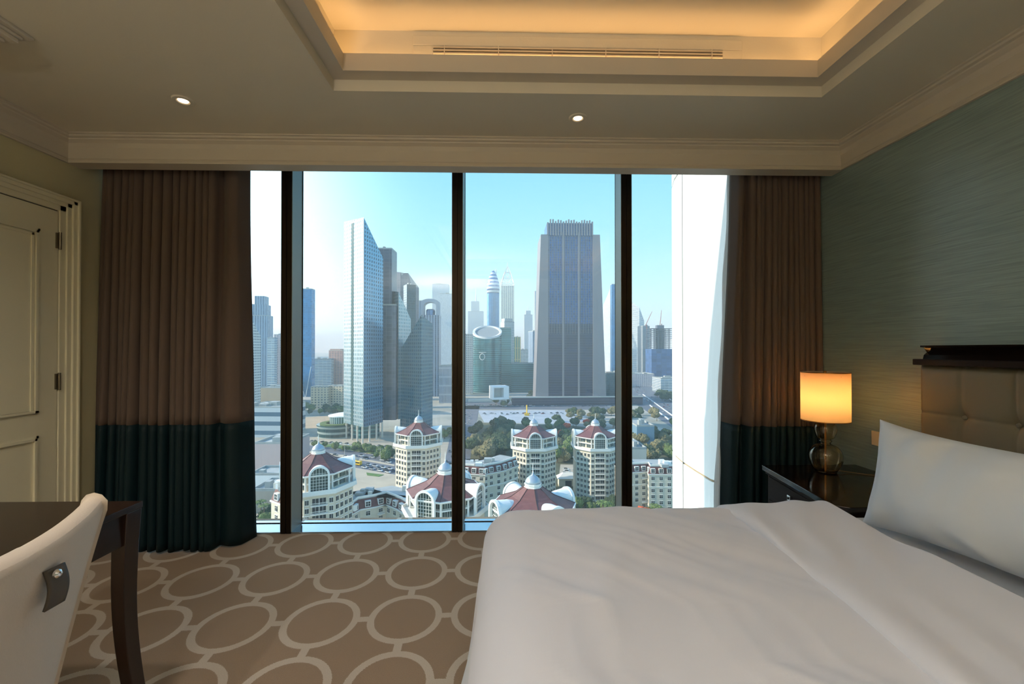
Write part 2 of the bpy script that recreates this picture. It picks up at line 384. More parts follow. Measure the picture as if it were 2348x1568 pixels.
m = MB().box((.0, dy1 - .004, 0), (.004, dy1, dz)).box((.0, dy0, dz - .006), (.004, dy1, dz)); obj('door_gap', m, blackm, door)
for v in (553, 874):
    z = lw(131, v).z
    h_ = obj('hinge', MB().lathe([(.007, -.05), (.007, .05)], (.024, dy1 - .002, z), 10).box((.012, dy1 - .018, z - .045), (.02, dy1 + .0, z + .045)), hingem, door)
# ------------------------------------------------------------------ curtains
def drape(name, label, tl, tr_, bl, br, y0, zb, ztop, zmid, npl, lead, amp=.045, seed=1, mats=(None, None), lead_side=1, gather=.0):
    """tl/tr/bl/br: x at top-left etc.; the leading panel curls towards the window"""
    rnd = random.Random(seed); nf = npl; ws = [0.7 + 0.6 * rnd.random() for _ in range(nf)]; tot = sum(ws); cum = [0]
    for w_ in ws: cum.append(cum[-1] + w_ / tot)
    ph = [rnd.uniform(-.02, .02) for _ in range(nf + 1)]; am = [rnd.uniform(.65, 1.25) for _ in range(nf)]
    def fn(s, z):
        hgt = (z - zb) / (ztop - zb); 
        xl = bl + (tl - bl) * hgt; xr = br + (tr_ - br) * hgt
        q = s if lead_side > 0 else 1 - s
        # pleats over q in [0, 1-lead], flat panel after
        y = y0; dxx = 0
        if q < 1 - lead:
            qq = q / (1 - lead); i = 0
            while i < nf - 1 and qq > cum[i + 1]: i += 1
            f = (qq - cum[i]) / (cum[i + 1] - cum[i])
            wv = 1 - 2 * abs(math.sin(math.pi * f)) ** .55
            a_ = amp * am[i] * (0.75 + .5 * (1 - hgt) * (0.5 + 0.5 * math.sin(i * 1.7 + 2 * hgt)))
            y += a_ * (wv * 1.15)
            dxx = .020 * math.sin(2 * math.pi * f) * -.35 + ph[i] * (1 - hgt) * math.sin(math.pi * f)
        else:
            f = (q - (1 - lead)) / lead
            y += amp * (1 - f) * math.cos(math.pi * 1.3 * f) + (.02 + .10 * (1 - hgt) ** 1.4) * f * f
            y += .006 * math.sin(9 * hgt + 4 * f) + .085 * max(0, (f - .82) / .18) ** 1.2
        y += .012 * math.sin(3.1 * hgt + s * 4) * (1 - hgt)
        x = xl + (xr - xl) * s + dxx * (1 if lead_side > 0 else -1)
        return (x, y, z + (.006 * math.sin(30 * s) if hgt < .02 else 0))
    th = thing(name, label, 'curtain', ((tl + tr_) / 2, y0, zb)); o0 = th.location.copy()
    nu = npl * 14 + 20
    for nm, za, zz, mt, nz in (('upper_drape', zmid, ztop, mats[0], 26), ('hem_band', zb, zmid, mats[1], 16)):
        if mt is None: continue
        m = MB().grid(lambda s, t_: Vector(fn(s, za + (zz - za) * t_)) - o0, nu, nz)
        obj(nm, m, mt, th, smooth=True, solid=.003)
    return th
CYL = 2.885
x = lambda u, Y: aty(u, 800, Y).x
drape('curtain', 'full length taupe curtain with dark teal bottom band left of the window', x(222, 2.83), x(541, 2.84), x(193, 2.83), x(566, 2.95), CYL, .012, 2.60, aty(380, 973, 2.86).z, 15, .17, seed=4, mats=(taupe, teal), lead_side=1, amp=.048)
drape('curtain', 'full length taupe curtain with navy teal band behind the bedside lamp', x(1700, 2.84), XR - .003, x(1672, 2.90), XR - .003, 2.87, .012, 2.60, aty(1780, 977, 2.84).z, 13, .13, seed=9, mats=(taupe, teal), lead_side=-1, amp=.045)
def sheer(label, tl, tr_, bl, br, y0, seed, n_=5):
    m = MB(); zt_ = 2.60
    def fn(s, t_):
        xl = bl + (tl - bl) * t_; xr = br + (tr_ - br) * t_
        return (xl + (xr - xl) * s + .006 * math.sin(22 * t_ + seed), y0 + .014 * math.sin(2 * math.pi * n_ * s + .8 * math.sin(3 * t_)), .015 + (zt_ - .015) * t_)
    m.grid(fn, n_ * 12, 24); o = obj('sheer_curtain', m, sheerm, smooth=True, solid=.0015)
    return tag(o, label, 'curtain')
sheer('white voile sheer edge showing behind the left taupe curtain', x(470, 3.06), x(546, 3.06), x(480, 3.06), x(582, 3.06), 3.06, 0, 5)
sheer('white voile sheer hanging at the window before the white outdoor pillar', x(1672, 3.05), XR - .01, x(1634, 3.05), XR - .01, 3.05, 2, 14)
# ------------------------------------------------------------------ ceiling fittings
def downlight(u, v, label, tilt=0):
    p = atz(u, v, ZC); t_ = thing('downlight', label, 'ceiling light', p, group=None)
    obj('trim_ring', MB().lathe([(.026, -.001), (.030, -.006), (.046, -.006), (.05, -.001), (.05, 0), (.026, 0)], seg=36), plaster, t_, smooth='auto')
    obj('lamp_lens', MB().lathe([(0, -.0035), (.024, -.0035), (.024, -.0015), (0, -.0015)], seg=28), dlm, t_)
    return p
dl1 = downlight(420, 230, 'small round recessed downlight above the left curtain')
dl2 = downlight(1325, 270, 'small round recessed downlight near the middle of the window bulkhead')
gr0, gr1 = aty(994, 107, oy1), aty(1655, 136, oy1)
gt = thing('air_grille', 'long slatted air grille in the lit ceiling tray wall', 'vent', ((gr0.x + gr1.x) / 2, oy1, (gr0.z + gr1.z) / 2 ))
gw = gr1.x - gr0.x; gz1 = gr0.z - gt.location.z; gz0 = -gz1 - .005
obj('backing', bx((-gw / 2, -.003, gz0), (gw / 2, -.001, gz1)), mat('vent_dark', lin((60, 40, 20)), .9), gt)
obj('frame', bx((-gw / 2 - .1, -.008, gz1), (gw / 2 + .1, -.0005, gz1 + .05), (-gw / 2 - .1, -.008, gz0 - .02), (-gw / 2, -.0005, gz1), (gw / 2, -.008, gz0 - .02), (gw / 2 + .1, -.0005, gz1)), plaster, gt, bevel=.003)
for i in range(3):
    z = gz0 + (gz1 - gz0) * (i + .55) / 3.1
    obj('slat', bx((-gw / 2, -.012, z - .0035), (gw / 2, -.003, z + .0035)), trimwhite, gt)
for i in range(6):
    xx = -gw / 2 + .055 + i * (gw - .11) / 5.0
    obj('bracket', bx((xx - .002, -.013, gz0), (xx + .002, -.003, gz1)), trimwhite, gt)
# ------------------------------------------------------------------ desk and chair
DZ = .76; dcn = atz(328, 1148, DZ); DX1, DY1 = dcn.x, dcn.y
desk = thing('writing_desk', 'dark brown wooden writing desk in the lower left foreground', 'desk', (DX1 - .4, DY1 - .7, 0))
def dp(name, q, mt, **k_):
    mm = MB()
    for i in range(0, len(q), 2): mm.box((q[i][0] - desk.location.x, q[i][1] - desk.location.y, q[i][2]), (q[i + 1][0] - desk.location.x, q[i + 1][1] - desk.location.y, q[i + 1][2]))
    return obj(name, mm, mt, desk, **k_)
dp('desk_top', [(DX1 - .8, DY1 - 1.45, DZ - .022), (DX1, DY1, DZ)], dwood, bevel=.002)
dp('apron', [(DX1 - .035, DY1 - 1.40, DZ - .135), (DX1 - .017, DY1 - .055, DZ - .022), (DX1 - .75, DY1 - .035, DZ - .135), (DX1 - .05, DY1 - .018, DZ - .022)], dwood, bevel=.002)
for (sx_, sy_) in ((0, 0), (-.8 + .052, 0), (0, -1.45 + .065), (-.8 + .052, -1.45 + .065)):
    m = MB(); n = 14
    for i in range(n + 1):
        t_ = i / n; z = (DZ - .022) * (1 - t_); cv = .045 * max(0, t_ - .35) ** 2 * 2.2 - .018 * math.sin(math.pi * min(1, t_ * 1.1))
        w_ = .05 - .012 * t_; w2 = .062 - .014 * t_
        xx = DX1 + sx_ - desk.location.x - .002 + cv * (1 if sx_ == 0 else -1) * .8; yy = DY1 + sy_ - .002 - desk.location.y
        m.v += [(xx - w_, yy - w2, z), (xx, yy - w2, z), (xx, yy, z), (xx - w_, yy, z)]
        if i: 
            b0 = 4 * (i - 1)
            for q in range(4): m.face([b0 + q, b0 + (q + 1) % 4, b0 + 4 + (q + 1) % 4, b0 + 4 + q][::-1])
    m.face([0, 1, 2, 3]); m.face([4 * n + 3, 4 * n + 2, 4 * n + 1, 4 * n])
    obj('leg', m, dwood, desk, bevel=.003)
ch = thing('desk_chair', 'ivory upholstered chair with leather pull pushed toward the dark desk', 'chair', (-1.0, .62, 0))
def cl(p): return Vector(p) - ch.location
ZTOP = .985
def backsurf(s, t_, off):
    # s along y (0 near .. 1 far), t_ bottom..top
    yc = .615; half = (.235 + .055 * t_)
    a_ = (s - .5) * 2
    y = yc + a_ * half
    bow = .062 * (1 - a_ * a_)
    xx = -.868 + .062 * t_ + .02 * t_ * t_ + bow - .018
    z = .50 + (ZTOP - .50 - .028 * (1 - abs(a_) ** 3)) * t_
    if off == 0: return (xx, y, z)
    return (xx - off * (.045 + .01 * (1 - a_ * a_)), y, z)
m = MB(); nu, nv = 28, 18
def ringpt(s, t_):
    # closed shell: t_ in 0..1 outer up, over the top, inner down
    if t_ < .44: return backsurf(s, t_ / .44, 0)
    if t_ > .56: return backsurf(s, 1 - (t_ - .56) / .44, 1)
    f = (t_ - .44) / .12; p0 = Vector(backsurf(s, 1, 0)); p1 = Vector(backsurf(s, 1, 1))
    p = p0.lerp(p1, (1 - math.cos(math.pi * f)) / 2); p.z += .020 * math.sin(math.pi * f); return p
m.grid(lambda s, t_: cl(ringpt(s, t_)), nu, 44)
for i in (0, nu):
    ids = [i * 45 + j for j in range(45)]; m.face(ids if i else ids[::-1])
obj('backrest', m, chairf, ch, smooth='auto', bevel=.006)
m = MB()
def seatp(s, t_): return s
m.box(tuple(cl((-1.36, .37, .40))), tuple(cl((-.875, .86, .49)))); obj('seat', m, chairf, ch, bevel=.025)
for (xx, yy, kx) in ((-.90, .40, .05), (-.90, .83, .05), (-1.33, .40, -.02), (-1.33, .83, -.02)):
    obj('leg', MB().tube([cl((xx, yy, .41)), cl((xx + kx * .3, yy, .2)), cl((xx + kx, yy, 0))], [.022, .018, .014], 10), dwood, ch, smooth='auto')
sp_ = atx(128, 1345, -.755)
ps = Vector(backsurf((sp_.y - .345) / .54, .83, 0))
yS = sp_.y; zS = sp_.z; xS = -.86
for q in range(60):
    t_ = q / 60
    p = Vector(backsurf(((yS - .615) / (.235 + .055 * t_) + 1) / 2, t_, 0))
    if p.z >= zS: xS = p.x; break
m = MB()
def st(s, t_):
    a_ = t_ * math.pi * 1.0
    zz = zS + .033 - .066 * t_; xo = xS + .011 + .005 * math.sin(math.pi * t_)
    return cl((xo + .0, yS - .017 + .034 * s + .003 * math.sin(3 * t_), zz))
m.grid(st, 6, 14); so = obj('pull_strap', m, strapm, ch, smooth=True, solid=.004); so['label'] = 'dark leather pull strap'
st_o = obj('stud', MB().lathe([(0, .007), (.004, .006), (.007, .003), (.008, 0)], seg=16), chrome, so)
st_o.location = cl((xS + .016, yS, zS + .022)); st_o.rotation_euler = (0, math.pi / 2, 0)
# ------------------------------------------------------------------ bed
BX0, BX1, BY0, BY1, BT = -.055, 2.02, .10, 1.86, .63
bed = thing('bed', 'wide white made up bed filling the lower right foreground', 'bed', ((BX0 + BX1) / 2, (BY0 + BY1) / 2, 0))
def bb(name, a_, b_, mt, **k_): 
    o0 = bed.location; return obj(name, bx(tuple(Vector(a_) - o0), tuple(Vector(b_) - o0)), mt, bed, **k_)
bb('mattress', (BX0 + .05, BY0 + .03, .30), (BX1, BY1 - .03, .60), sheetm, bevel=.04)
bb('bed_base', (BX0 + .08, BY0 + .06, .06), (BX1, BY1 - .06, .30), cabm, bevel=.01)
for q in ((.15, .2), (.15, 1.72), (1.9, .2), (1.9, 1.72)): bb('leg', (q[0], q[1], 0), (q[0] + .05, q[1] + .05, .07), cabm)
def nz(x_, y_, z_=0, s=1): return noise.noise(Vector((x_ * s, y_ * s, z_ * s)))
def edge(d, Rr):           # d arc distance inside the edge (negative = hanging)
    q = math.pi / 2 * Rr
    if d > q: return d - q + Rr, 0.0
    if d > 0:
        a_ = (q - d) / Rr; return Rr - Rr * math.sin(a_), Rr - Rr * math.cos(a_)
    return 0.0, Rr - d
def duvet_surface(x0, x1, y0, y1, top, hang_x, hang_y, Rr=.09, wr=1.0, side0=True, seed=0, lo=.02, flare=.05):
    Lx = (x1 - x0) + hang_x; 
    def fn(s, t_):
        px = -hang_x + Lx * s
        ly = (y1 - y0) + 2 * hang_y; py = -hang_y + ly * t_
        if side0: ox_, dz1 = edge(px, Rr)
        else: ox_, dz1 = px + hang_x, 0
        dfar = (y1 - y0) - py
        if py < (y1 - y0) / 2: oy_, dz2 = edge(py, Rr); Y = y0 + oy_
        else: oy_, dz2 = edge(dfar, Rr); Y = y1 - oy_
        X = x0 + ox_; drop = math.hypot(dz1, dz2) if dz1 * dz2 > 0 else dz1 + dz2
        if flare > .1: X -= .16 * max(0, dz1 - .12) * math.exp(-((Y - 1.35) / .3) ** 2)
        X -= flare * (dz1 ** 1.0) * (1 + .5 * nz(Y * 3, drop * 2, 4 + seed)) if side0 else 0
        if dz2 > 0 and dfar < .3: Y += .04 * dz2
        n1 = nz(X, Y, 1 + seed, 1.7) * .020 + (.5 - abs(nz(X * .8 + .55 * Y, Y * .5, 3 + seed, 4.5))) * .020 + (.5 - abs(nz(X + Y * .9, Y * .3, 8 + seed, 9))) * .010 - .012
        # soft creases running diagonally from the foot corners
        c1 = math.exp(-((X - .22 - .35 * (Y - 1.0)) / .05) ** 2) * .006 * math.exp(-((Y - 1.2) / .35) ** 2)
        z = top - drop + wr * (n1 if drop < .3 else n1 * .4) + c1 * wr
        if drop > .12:
            X += wr * .014 * math.sin(Y * 16 + 3 * nz(Y, drop, 2, 3)) * min(1, (drop - .12) * 4) if dz1 > dz2 else 0
            Y += wr * .012 * math.sin(X * 18) * min(1, (drop - .12) * 4) if dz2 > dz1 else 0
        return (X, Y, max(z, lo))
    return fn
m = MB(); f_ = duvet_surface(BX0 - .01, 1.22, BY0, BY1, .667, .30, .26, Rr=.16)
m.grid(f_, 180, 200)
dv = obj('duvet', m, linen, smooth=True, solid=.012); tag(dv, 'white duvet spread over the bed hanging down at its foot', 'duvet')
# lower sheet showing under the duvet at the foot of the bed
m = MB(); f2 = duvet_surface(BX0 + .01, .5, BY0 + .03, BY1 - .03, .625, .44, .1, Rr=.16, wr=.3, seed=5, flare=.12); m.grid(f2, 50, 70)
o = obj('bed_sheet', m, sheetm, smooth=True, solid=.004); tag(o, 'thin white under sheet hanging below the duvet at the bed foot', 'sheet')
# folded back band
def foldedge(Y): return .905 - .045 * (1.86 - Y) / 1.2 + .012 * math.sin(Y * 5) + .01 * nz(Y, 2, 0, 4)
def foldright(Y): return 1.335 - .02 * (1.86 - Y) + .008 * math.sin(Y * 7 + 1)
m = MB()
def fband(s, t_):
    hy = .16; ly = (BY1 - BY0) + .02 + 2 * hy; py = -hy + ly * t_; dfar = (BY1 - BY0 + .02) - py
    if py < ly / 2 - hy: oy_, dz2 = edge(py, .16); Y = BY0 - .01 + oy_
    else: oy_, dz2 = edge(dfar, .16); Y = BY1 + .01 - oy_
    xl, xr = foldedge(Y), foldright(Y)
    prof = [(.02, -.045), (-.010, -.022), (-.014, -.004), (-.004, .008), (.02, .013), (.08, .012)]
    if s < .2:
        q = s / .2 * 5; i = min(4, int(q)); f = q - i; a_ = prof[i]; b_ = prof[i + 1]
        X = xl + a_[0] + (b_[0] - a_[0]) * f; dz_ = a_[1] + (b_[1] - a_[1]) * f
    else:
        f = (s - .2) / .8; X = xl + .08 + (xr - xl - .08) * f; dz_ = .012
        if f > .9: dz_ -= .04 * ((f - .9) / .1) ** 2
    wv = .006 * math.sin((X - .35 * Y) * 38 + 2.5 * nz(X, Y, 5, 3)) * (.6 + .6 * nz(X, Y, 9, 4)) + nz(X, Y, 2, 3) * .012
    z = .671 + dz_ - dz2 + wv * (1 if s > .12 else s / .12)
    return (X, Y, z)
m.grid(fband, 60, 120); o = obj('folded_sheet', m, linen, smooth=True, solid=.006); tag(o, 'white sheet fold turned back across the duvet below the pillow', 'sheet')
def pillow(name, label, loc, rot, L, Hh, T, seed):
    m = MB(); nu, nv = 56, 40
    def side(sg):
        def fn(s, t_):
            a_, b_ = s * 2 - 1, t_ * 2 - 1
            aa = math.sin(a_ * math.pi / 2); b2 = math.sin(b_ * math.pi / 2)
            w_ = (max(0, 1 - abs(aa) ** 3.2) ** .55) * (max(0, 1 - abs(b2) ** 2.6) ** .55)
            inx = 1 - .03 * (1 - b2 * b2) ** 1; iny = 1 - .10 * (1 - aa * aa)
            px, pz = L / 2 * aa * inx, Hh / 2 * b2 * iny
            cr = abs(aa * b2) ** 4
            wr = .012 * math.sin(16 * aa + 5 * nz(aa, b2, seed, 2)) * (abs(b2) ** 2) + .022 * nz(px, pz, seed, 5) + .012 * (.5 - abs(nz(px * 1.4, pz * .6, seed + 3, 9)))
            return (px * (1 + .035 * cr), sg * (T / 2 * w_ + wr * min(1, w_ * 2)), pz * (1 + .10 * cr))
        return fn
    m.grid(side(1), nu, nv); m.grid(side(-1), nu, nv)
    m.f[nu * nv:] = [f[::-1] for f in m.f[nu * nv:]]
    o = obj(name, m, sheetm, smooth=True); o.location = loc; o.rotation_euler = rot
    wl = o.modifiers.new('weld', 'WELD'); wl.merge_threshold = .0015
    return tag(o, label, 'pillow')
pillow('pillow', 'large white pillow standing on the bed in front of the headboard', (1.515, 1.215, .822), (R(12), R(1), R(90 + 4)), .98, .385, .22, 1)
pillow('pillow', 'white pillow hidden behind the front one against the headboard', (1.80, 1.02, .82), (R(10), R(0), R(90)), .80, .36, .18, 6)
# headboard
hb = thing('headboard', 'taupe tufted leather headboard with dark wood rail on the wall', 'headboard', (XR, 1.0, 0))
HX = 2.03; hl = atx(2103, 900, HX); HY1 = hl.y; HY0 = -.15; zt2 = atx(2107, 836, HX).z
NU, NVV = 90, 46
cellw = (HY1 - HY0) / 7.0
ztop_h = zt2; bz = [atx(2203, 958, HX)]; y_b, z_b = bz[0].y, bz[0].z
pitch_y = (HY1 - y_b) ; pitch_z = ztop_h - z_b
m = MB()
def hbs(s, t_):
    Y = HY1 + (HY0 - HY1) * s; Z = .45 + (ztop_h - .45) * t_
    # seams along buttons rows/cols
    qy = (HY1 - Y) / pitch_y; qz = (ztop_h - Z) / pitch_z
    fy = abs(((qy) % 1) if qy >= .5 else 1); 
    def dist(q): 
        r_ = round(q); return abs(q - r_) if r_ >= 1 else 9
    dyq, dzq = dist(qy) * pitch_y, dist(qz) * pitch_z
    dep = .006 * math.exp(-(dyq / .006) ** 2) + .006 * math.exp(-(dzq / .006) ** 2) if min(dyq, dzq) < .03 else 0
    dep += .018 * math.exp(-((dyq ** 2 + dzq ** 2) / .035 ** 2)) if dyq < 1 and dzq < 1 else 0
    e_ = min(Y - HY0, HY1 - Y, ztop_h - Z); rnd = .022 * max(0, 1 - e_ / .03) ** 2
    return (HX + dep + rnd - XR, Y - 1.0, Z)
m.grid(hbs, 260, 120); obj('upholstery', m, leather, hb, smooth=True)
obj('backing', bx((HX + .02 - XR, HY0 - 1.0, .3), (-.002, HY1 - 1.0, ztop_h - .004)), leather, hb, bevel=.004)
btn = obj('button', MB().lathe([(0, .010), (.006, .009), (.010, .005), (.011, 0)], seg=16), leather, hb)
btn; btn.rotation_euler = (0, -math.pi / 2, 0)
first = True
for j in range(1, 3):
    for i in range(1, 6):
        Y = HY1 - i * pitch_y; Z = ztop_h - j * pitch_z
        if Y < HY0: continue
        bo = btn if first else btn.copy()
        if not first: C.objects.link(bo)
        first = False; bo.parent = hb; bo.location = (HX + .022 - XR, Y - 1.0, Z)
r0 = atx(2110, 822, 1.99).z; r1 = atx(2118, 792, 2.0).z
obj('top_rail', bx((1.995 - XR, HY0 - 1.02, ztop_h), (-.002, HY1 - 1.0 - .012, ztop_h + .028)), cabm, hb, bevel=.003)
m = MB(); rz0, rz1 = ztop_h + .028, atx(2118, 792, 2.01).z
pr = [(-.002, rz0), (2.025 - XR, rz0), (2.03 - XR, rz0 + .02), (2.045 - XR, (rz0 + rz1) / 2), (2.03 - XR, rz1 - .012), (2.012 - XR, rz1 - .008), (2.012 - XR, rz1), (-.002, rz1)]
n = len(pr)
for Y in (HY0 - 1.0, HY1 - 1.0 - .035):
    m.v += [(p, Y, z) for p, z in pr]
for i in range(n): m.face([i, (i + 1) % n, n + (i + 1) % n, n + i])
m.face(list(range(n))[::-1]); m.face(list(range(n, 2 * n))); obj('crown_rail', m, lacq, hb)
sw = atx(1997, 1003, XR - .01)
tag(obj('switch_plate', bx((XR - .008, sw.y - .085, sw.z - .04), (XR, sw.y, sw.z + .04)), cream_plastic, bevel=.002), 'small cream switch plate on the wall peeking out behind the pillow', 'switch')
# ------------------------------------------------------------------ nightstand and lamp
NZ = .62
pf, pn, pc, pr_ = atz(1747, 1066, NZ), atz(1911, 1158, NZ), atz(1926, 1171, NZ), atz(1990, 1171, NZ)
poly = [(pf.x, pf.y + .0), (pn.x, pn.y), (pn.x + .05, pn.y - .03), (XR - .02, pn.y - .03), (XR - .02, pf.y)]
ns_ = thing('nightstand', 'black lacquered nightstand with drawer between bed and right curtain', 'nightstand', (XR - .02, (pf.y + pn.y) / 2, 0))
def npoly(grow, z0, z1):
    o0 = ns_.location; cx = sum(p[0] for p in poly) / 5; cy = sum(p[1] for p in poly) / 5
    q = [((p[0] + (grow if p[0] < XR - .05 else 0) - o0.x), p[1] + (grow if p[1] < cy else -grow) - o0.y) for p in poly]
    return MB().prism(q[::-1], z0, z1)
obj('table_top', npoly(0, NZ - .028, NZ), lacq, ns_, bevel=.003)
obj('top_moulding', npoly(.012, NZ - .045, NZ - .028), cabm, ns_, bevel=.002)
obj('body', npoly(.022, .06, NZ - .045), cabm, ns_, bevel=.002)
obj('plinth', npoly(.05, .0, .06), cabm, ns_)
d0 = Vector((poly[0][0] + .022, poly[0][1] - .022, 0)) - ns_.location; d1 = Vector((poly[1][0] + .022, poly[1][1] + .022, 0)) - ns_.location
tdir = (d1 - d0).normalized(); nrm = Vector((tdir.y, -tdir.x, 0)); 
if nrm.x > 0: nrm = -nrm
def panel(z0, z1, a_, b_, p0, p1):
    A, B = d0 + (d1 - d0) * a_, d0 + (d1 - d0) * b_
    q = [A + nrm * p0, B + nrm * p0, B + nrm * p1, A + nrm * p1]
    return MB().prism([(p.x, p.y) for p in q], z0, z1)
for z0, z1 in ((.455, .566), (.27, .435)):
    dr = obj('drawer', panel(z0, z1, .04, .93, 0, .006), cabm, ns_, bevel=.002)
    pm = d0 + (d1 - d0) * .47 + nrm * .02
    kb = obj('knob', MB().box((-.012, -.014, -.014), (.003, .014, .014)), chrome, dr, bevel=.002)
    kb.location = (pm.x, pm.y, (z0 + z1) / 2 + .02); kb.rotation_euler = (0, 0, math.atan2(nrm.y, nrm.x) + math.pi)
    kc = obj('knob_inlay', MB().box((-.017, -.006, -.006), (-.011, .006, .006)), blackm, dr); kc.location = kb.location; kc.rotation_euler = kb.rotation_euler
lb = atz(1893, 1081, NZ)
def zz(v): return aty(1893, v, lb.y).z - NZ
lamp = thing('table_lamp', 'lit table lamp with cream drum shade and amber glass gourd base', 'lamp', (lb.x, lb.y, NZ))
sr = abs(aty(1949, 900, lb.y).x - aty(1840, 900, lb.y).x) / 2 * .86
s0, s1 = zz(964), zz(853)
r_lo = abs(aty(1929, 900, lb.y).x - aty(1857, 900, lb.y).x) / 2 * .93; r_hi = abs(aty(1917, 900, lb.y).x - aty(1869, 900, lb.y).x) / 2 * .93
zn, zk = zz(1014), zz(1040)
outp = [(.0, .0), (r_lo * .55, .0), (r_lo * .68, .012), (r_lo * .9, zk * .45), (r_lo, zk * .85), (r_lo * .93, zk * 1.15), (r_lo * .7, zn - .022), (.028, zn - .008), (.026, zn), (.032, zn + .010), (.026, zn + .018), (r_hi * .8, zn + .030), (r_hi, (zn + s0) / 2 + .012), (r_hi * .85, s0 - .018), (.022, s0 - .002), (0.0, s0)]
def smoothprof(p, k_=3):
    out = []
    for i in range(len(p) - 1):
        p0 = p[max(0, i - 1)]; p1 = p[i]; p2 = p[i + 1]; p3 = p[min(len(p) - 1, i + 2)]
        for q in range(k_):
            t_ = q / k_
            out.append(tuple(.5 * ((2 * p1[c]) + (-p0[c] + p2[c]) * t_ + (2 * p0[c] - 5 * p1[c] + 4 * p2[c] - p3[c]) * t_ * t_ + (-p0[c] + 3 * p1[c] - 3 * p2[c] + p3[c]) * t_ ** 3) for c in (0, 1)))
    out.append(p[-1]); return [(max(0, a_), b_) for a_, b_ in out]
inn = [(max(0, a_ - .005), min(max(b_, .008), s0 - .006)) for a_, b_ in outp]
obj('glass_base', MB().lathe(smoothprof(outp), seg=48), amber, lamp, smooth=True)
cav = obj('glass_cavity', MB().lathe(smoothprof(inn), seg=48), amber, lamp, smooth=True)
for p_ in cav.data.polygons: p_.flip()
obj('rod', MB().lathe([(.005, .008), (.005, s0 + .05)], seg=12), brass, lamp, smooth='auto')
shd = obj('lamp_shade', MB().lathe([(sr, s0), (sr, s1)], seg=64), shadem, lamp, smooth=True)
me = shd.data
import bmesh
bm = bmesh.new(); bm.from_mesh(me); bmesh.ops.delete(bm, geom=[f for f in bm.faces if len(f.verts) > 4], context='FACES'); bm.to_mesh(me); bm.free()
shd.modifiers.new('solid', 'SOLIDIFY').thickness = .0015
obj('shade_trim', MB().lathe([(sr + .001, s0), (sr + .001, s0 + .004), (sr - .001, s0 + .004), (sr - .001, s0), (sr + .001, s0)], seg=64), brass, lamp)
obj('shade_trim', MB().lathe([(sr + .001, s1 - .004), (sr + .001, s1), (sr - .001, s1), (sr - .001, s1 - .004), (sr + .001, s1 - .004)], seg=64), brass, lamp)
obj('spider', MB().tube([(-sr, 0, s1 - .02), (sr, 0, s1 - .02)], .0015, 6).tube([(0, -sr, s1 - .02), (0, sr, s1 - .02)], .0015, 6).lathe([(.007, s1 - .03), (.007, s1 + .006), (0, s1 + .008)], seg=12), brass, lamp)
zb_ = s0 + (s1 - s0) * .42
obj('bulb', MB().lathe([(.0, zb_ - .055), (.013, zb_ - .05), (.014, zb_ - .035), (.03, zb_), (.022, zb_ + .024), (0, zb_ + .032)], seg=20), bulbm, lamp, smooth=True)
obj('cord', MB().tube([(.02, -.0, .004), (.06, -.03, .012), (.10, -.03, .006), (.16, -.07, .004), (.22, -.10, .004)], .0022, 6), cordm, lamp, smooth=True)
# matching bedside set at the near side of the bed (behind the viewer's right)
ns2 = dup(ns_, (ns_.location.x, -.55, 0), label='black lacquered nightstand on the near side of the bed')
lamp2 = dup(lamp, (lamp.location.x, -.45, NZ), label='lit table lamp on the near nightstand beside the bed')
# beams of the visible downlights, then unseen fill spots added for the room
def spot(x_, y_, e, ang=95, col=(1, .72, .48)):
    l_ = bpy.data.lights.new('downlight_or_fill', 'SPOT'); l_.energy = e; l_.spot_size = R(ang); l_.spot_blend = .8; l_.color = col; l_.shadow_soft_size = .05
    link('downlight_or_fill', l_, None, (x_, y_, ZC - .02))
spot(dl1.x, dl1.y, 3, 80); spot(dl2.x, dl2.y, 3, 80)
for q, e in (((-1.9, -.6), 45), ((-1.9, -2.0), 45), ((-1.3, 1.0), 34), ((1.85, -.8), 12), ((-.3, -2.2), 45), ((1.0, -2.2), 30)): spot(q[0], q[1], e, 150, (1, .94, .91))  # extra spots without fittings, added only to brighten the room
# unseen upward lamp and stand added behind the viewer as room fill
tor = thing('fill_lamp_stand', 'unseen standing fill lamp added at the rear to light the ceiling', 'lamp', (-.9, -1.7, 0))
obj('base', MB().lathe([(.15, 0), (.15, .02), (.02, .035)], seg=32), bronze, tor, smooth='auto'); obj('pole', MB().lathe([(.012, .03), (.012, 1.72)], seg=12), bronze, tor, smooth='auto')
obj('bowl', MB().lathe([(.02, 1.70), (.12, 1.74), (.20, 1.82), (.195, 1.82), (.11, 1.75), (.0, 1.72)], seg=40), bronze, tor, smooth='auto')
al = bpy.data.lights.new('fill_uplight', 'AREA'); al.shape = 'DISK'; al.size = .3; al.energy = 85; al.color = (1, .95, .9)
ao = link('fill_uplight', al, tor, (0, 0, 1.80)); ao.rotation_euler = (math.pi, 0, 0)
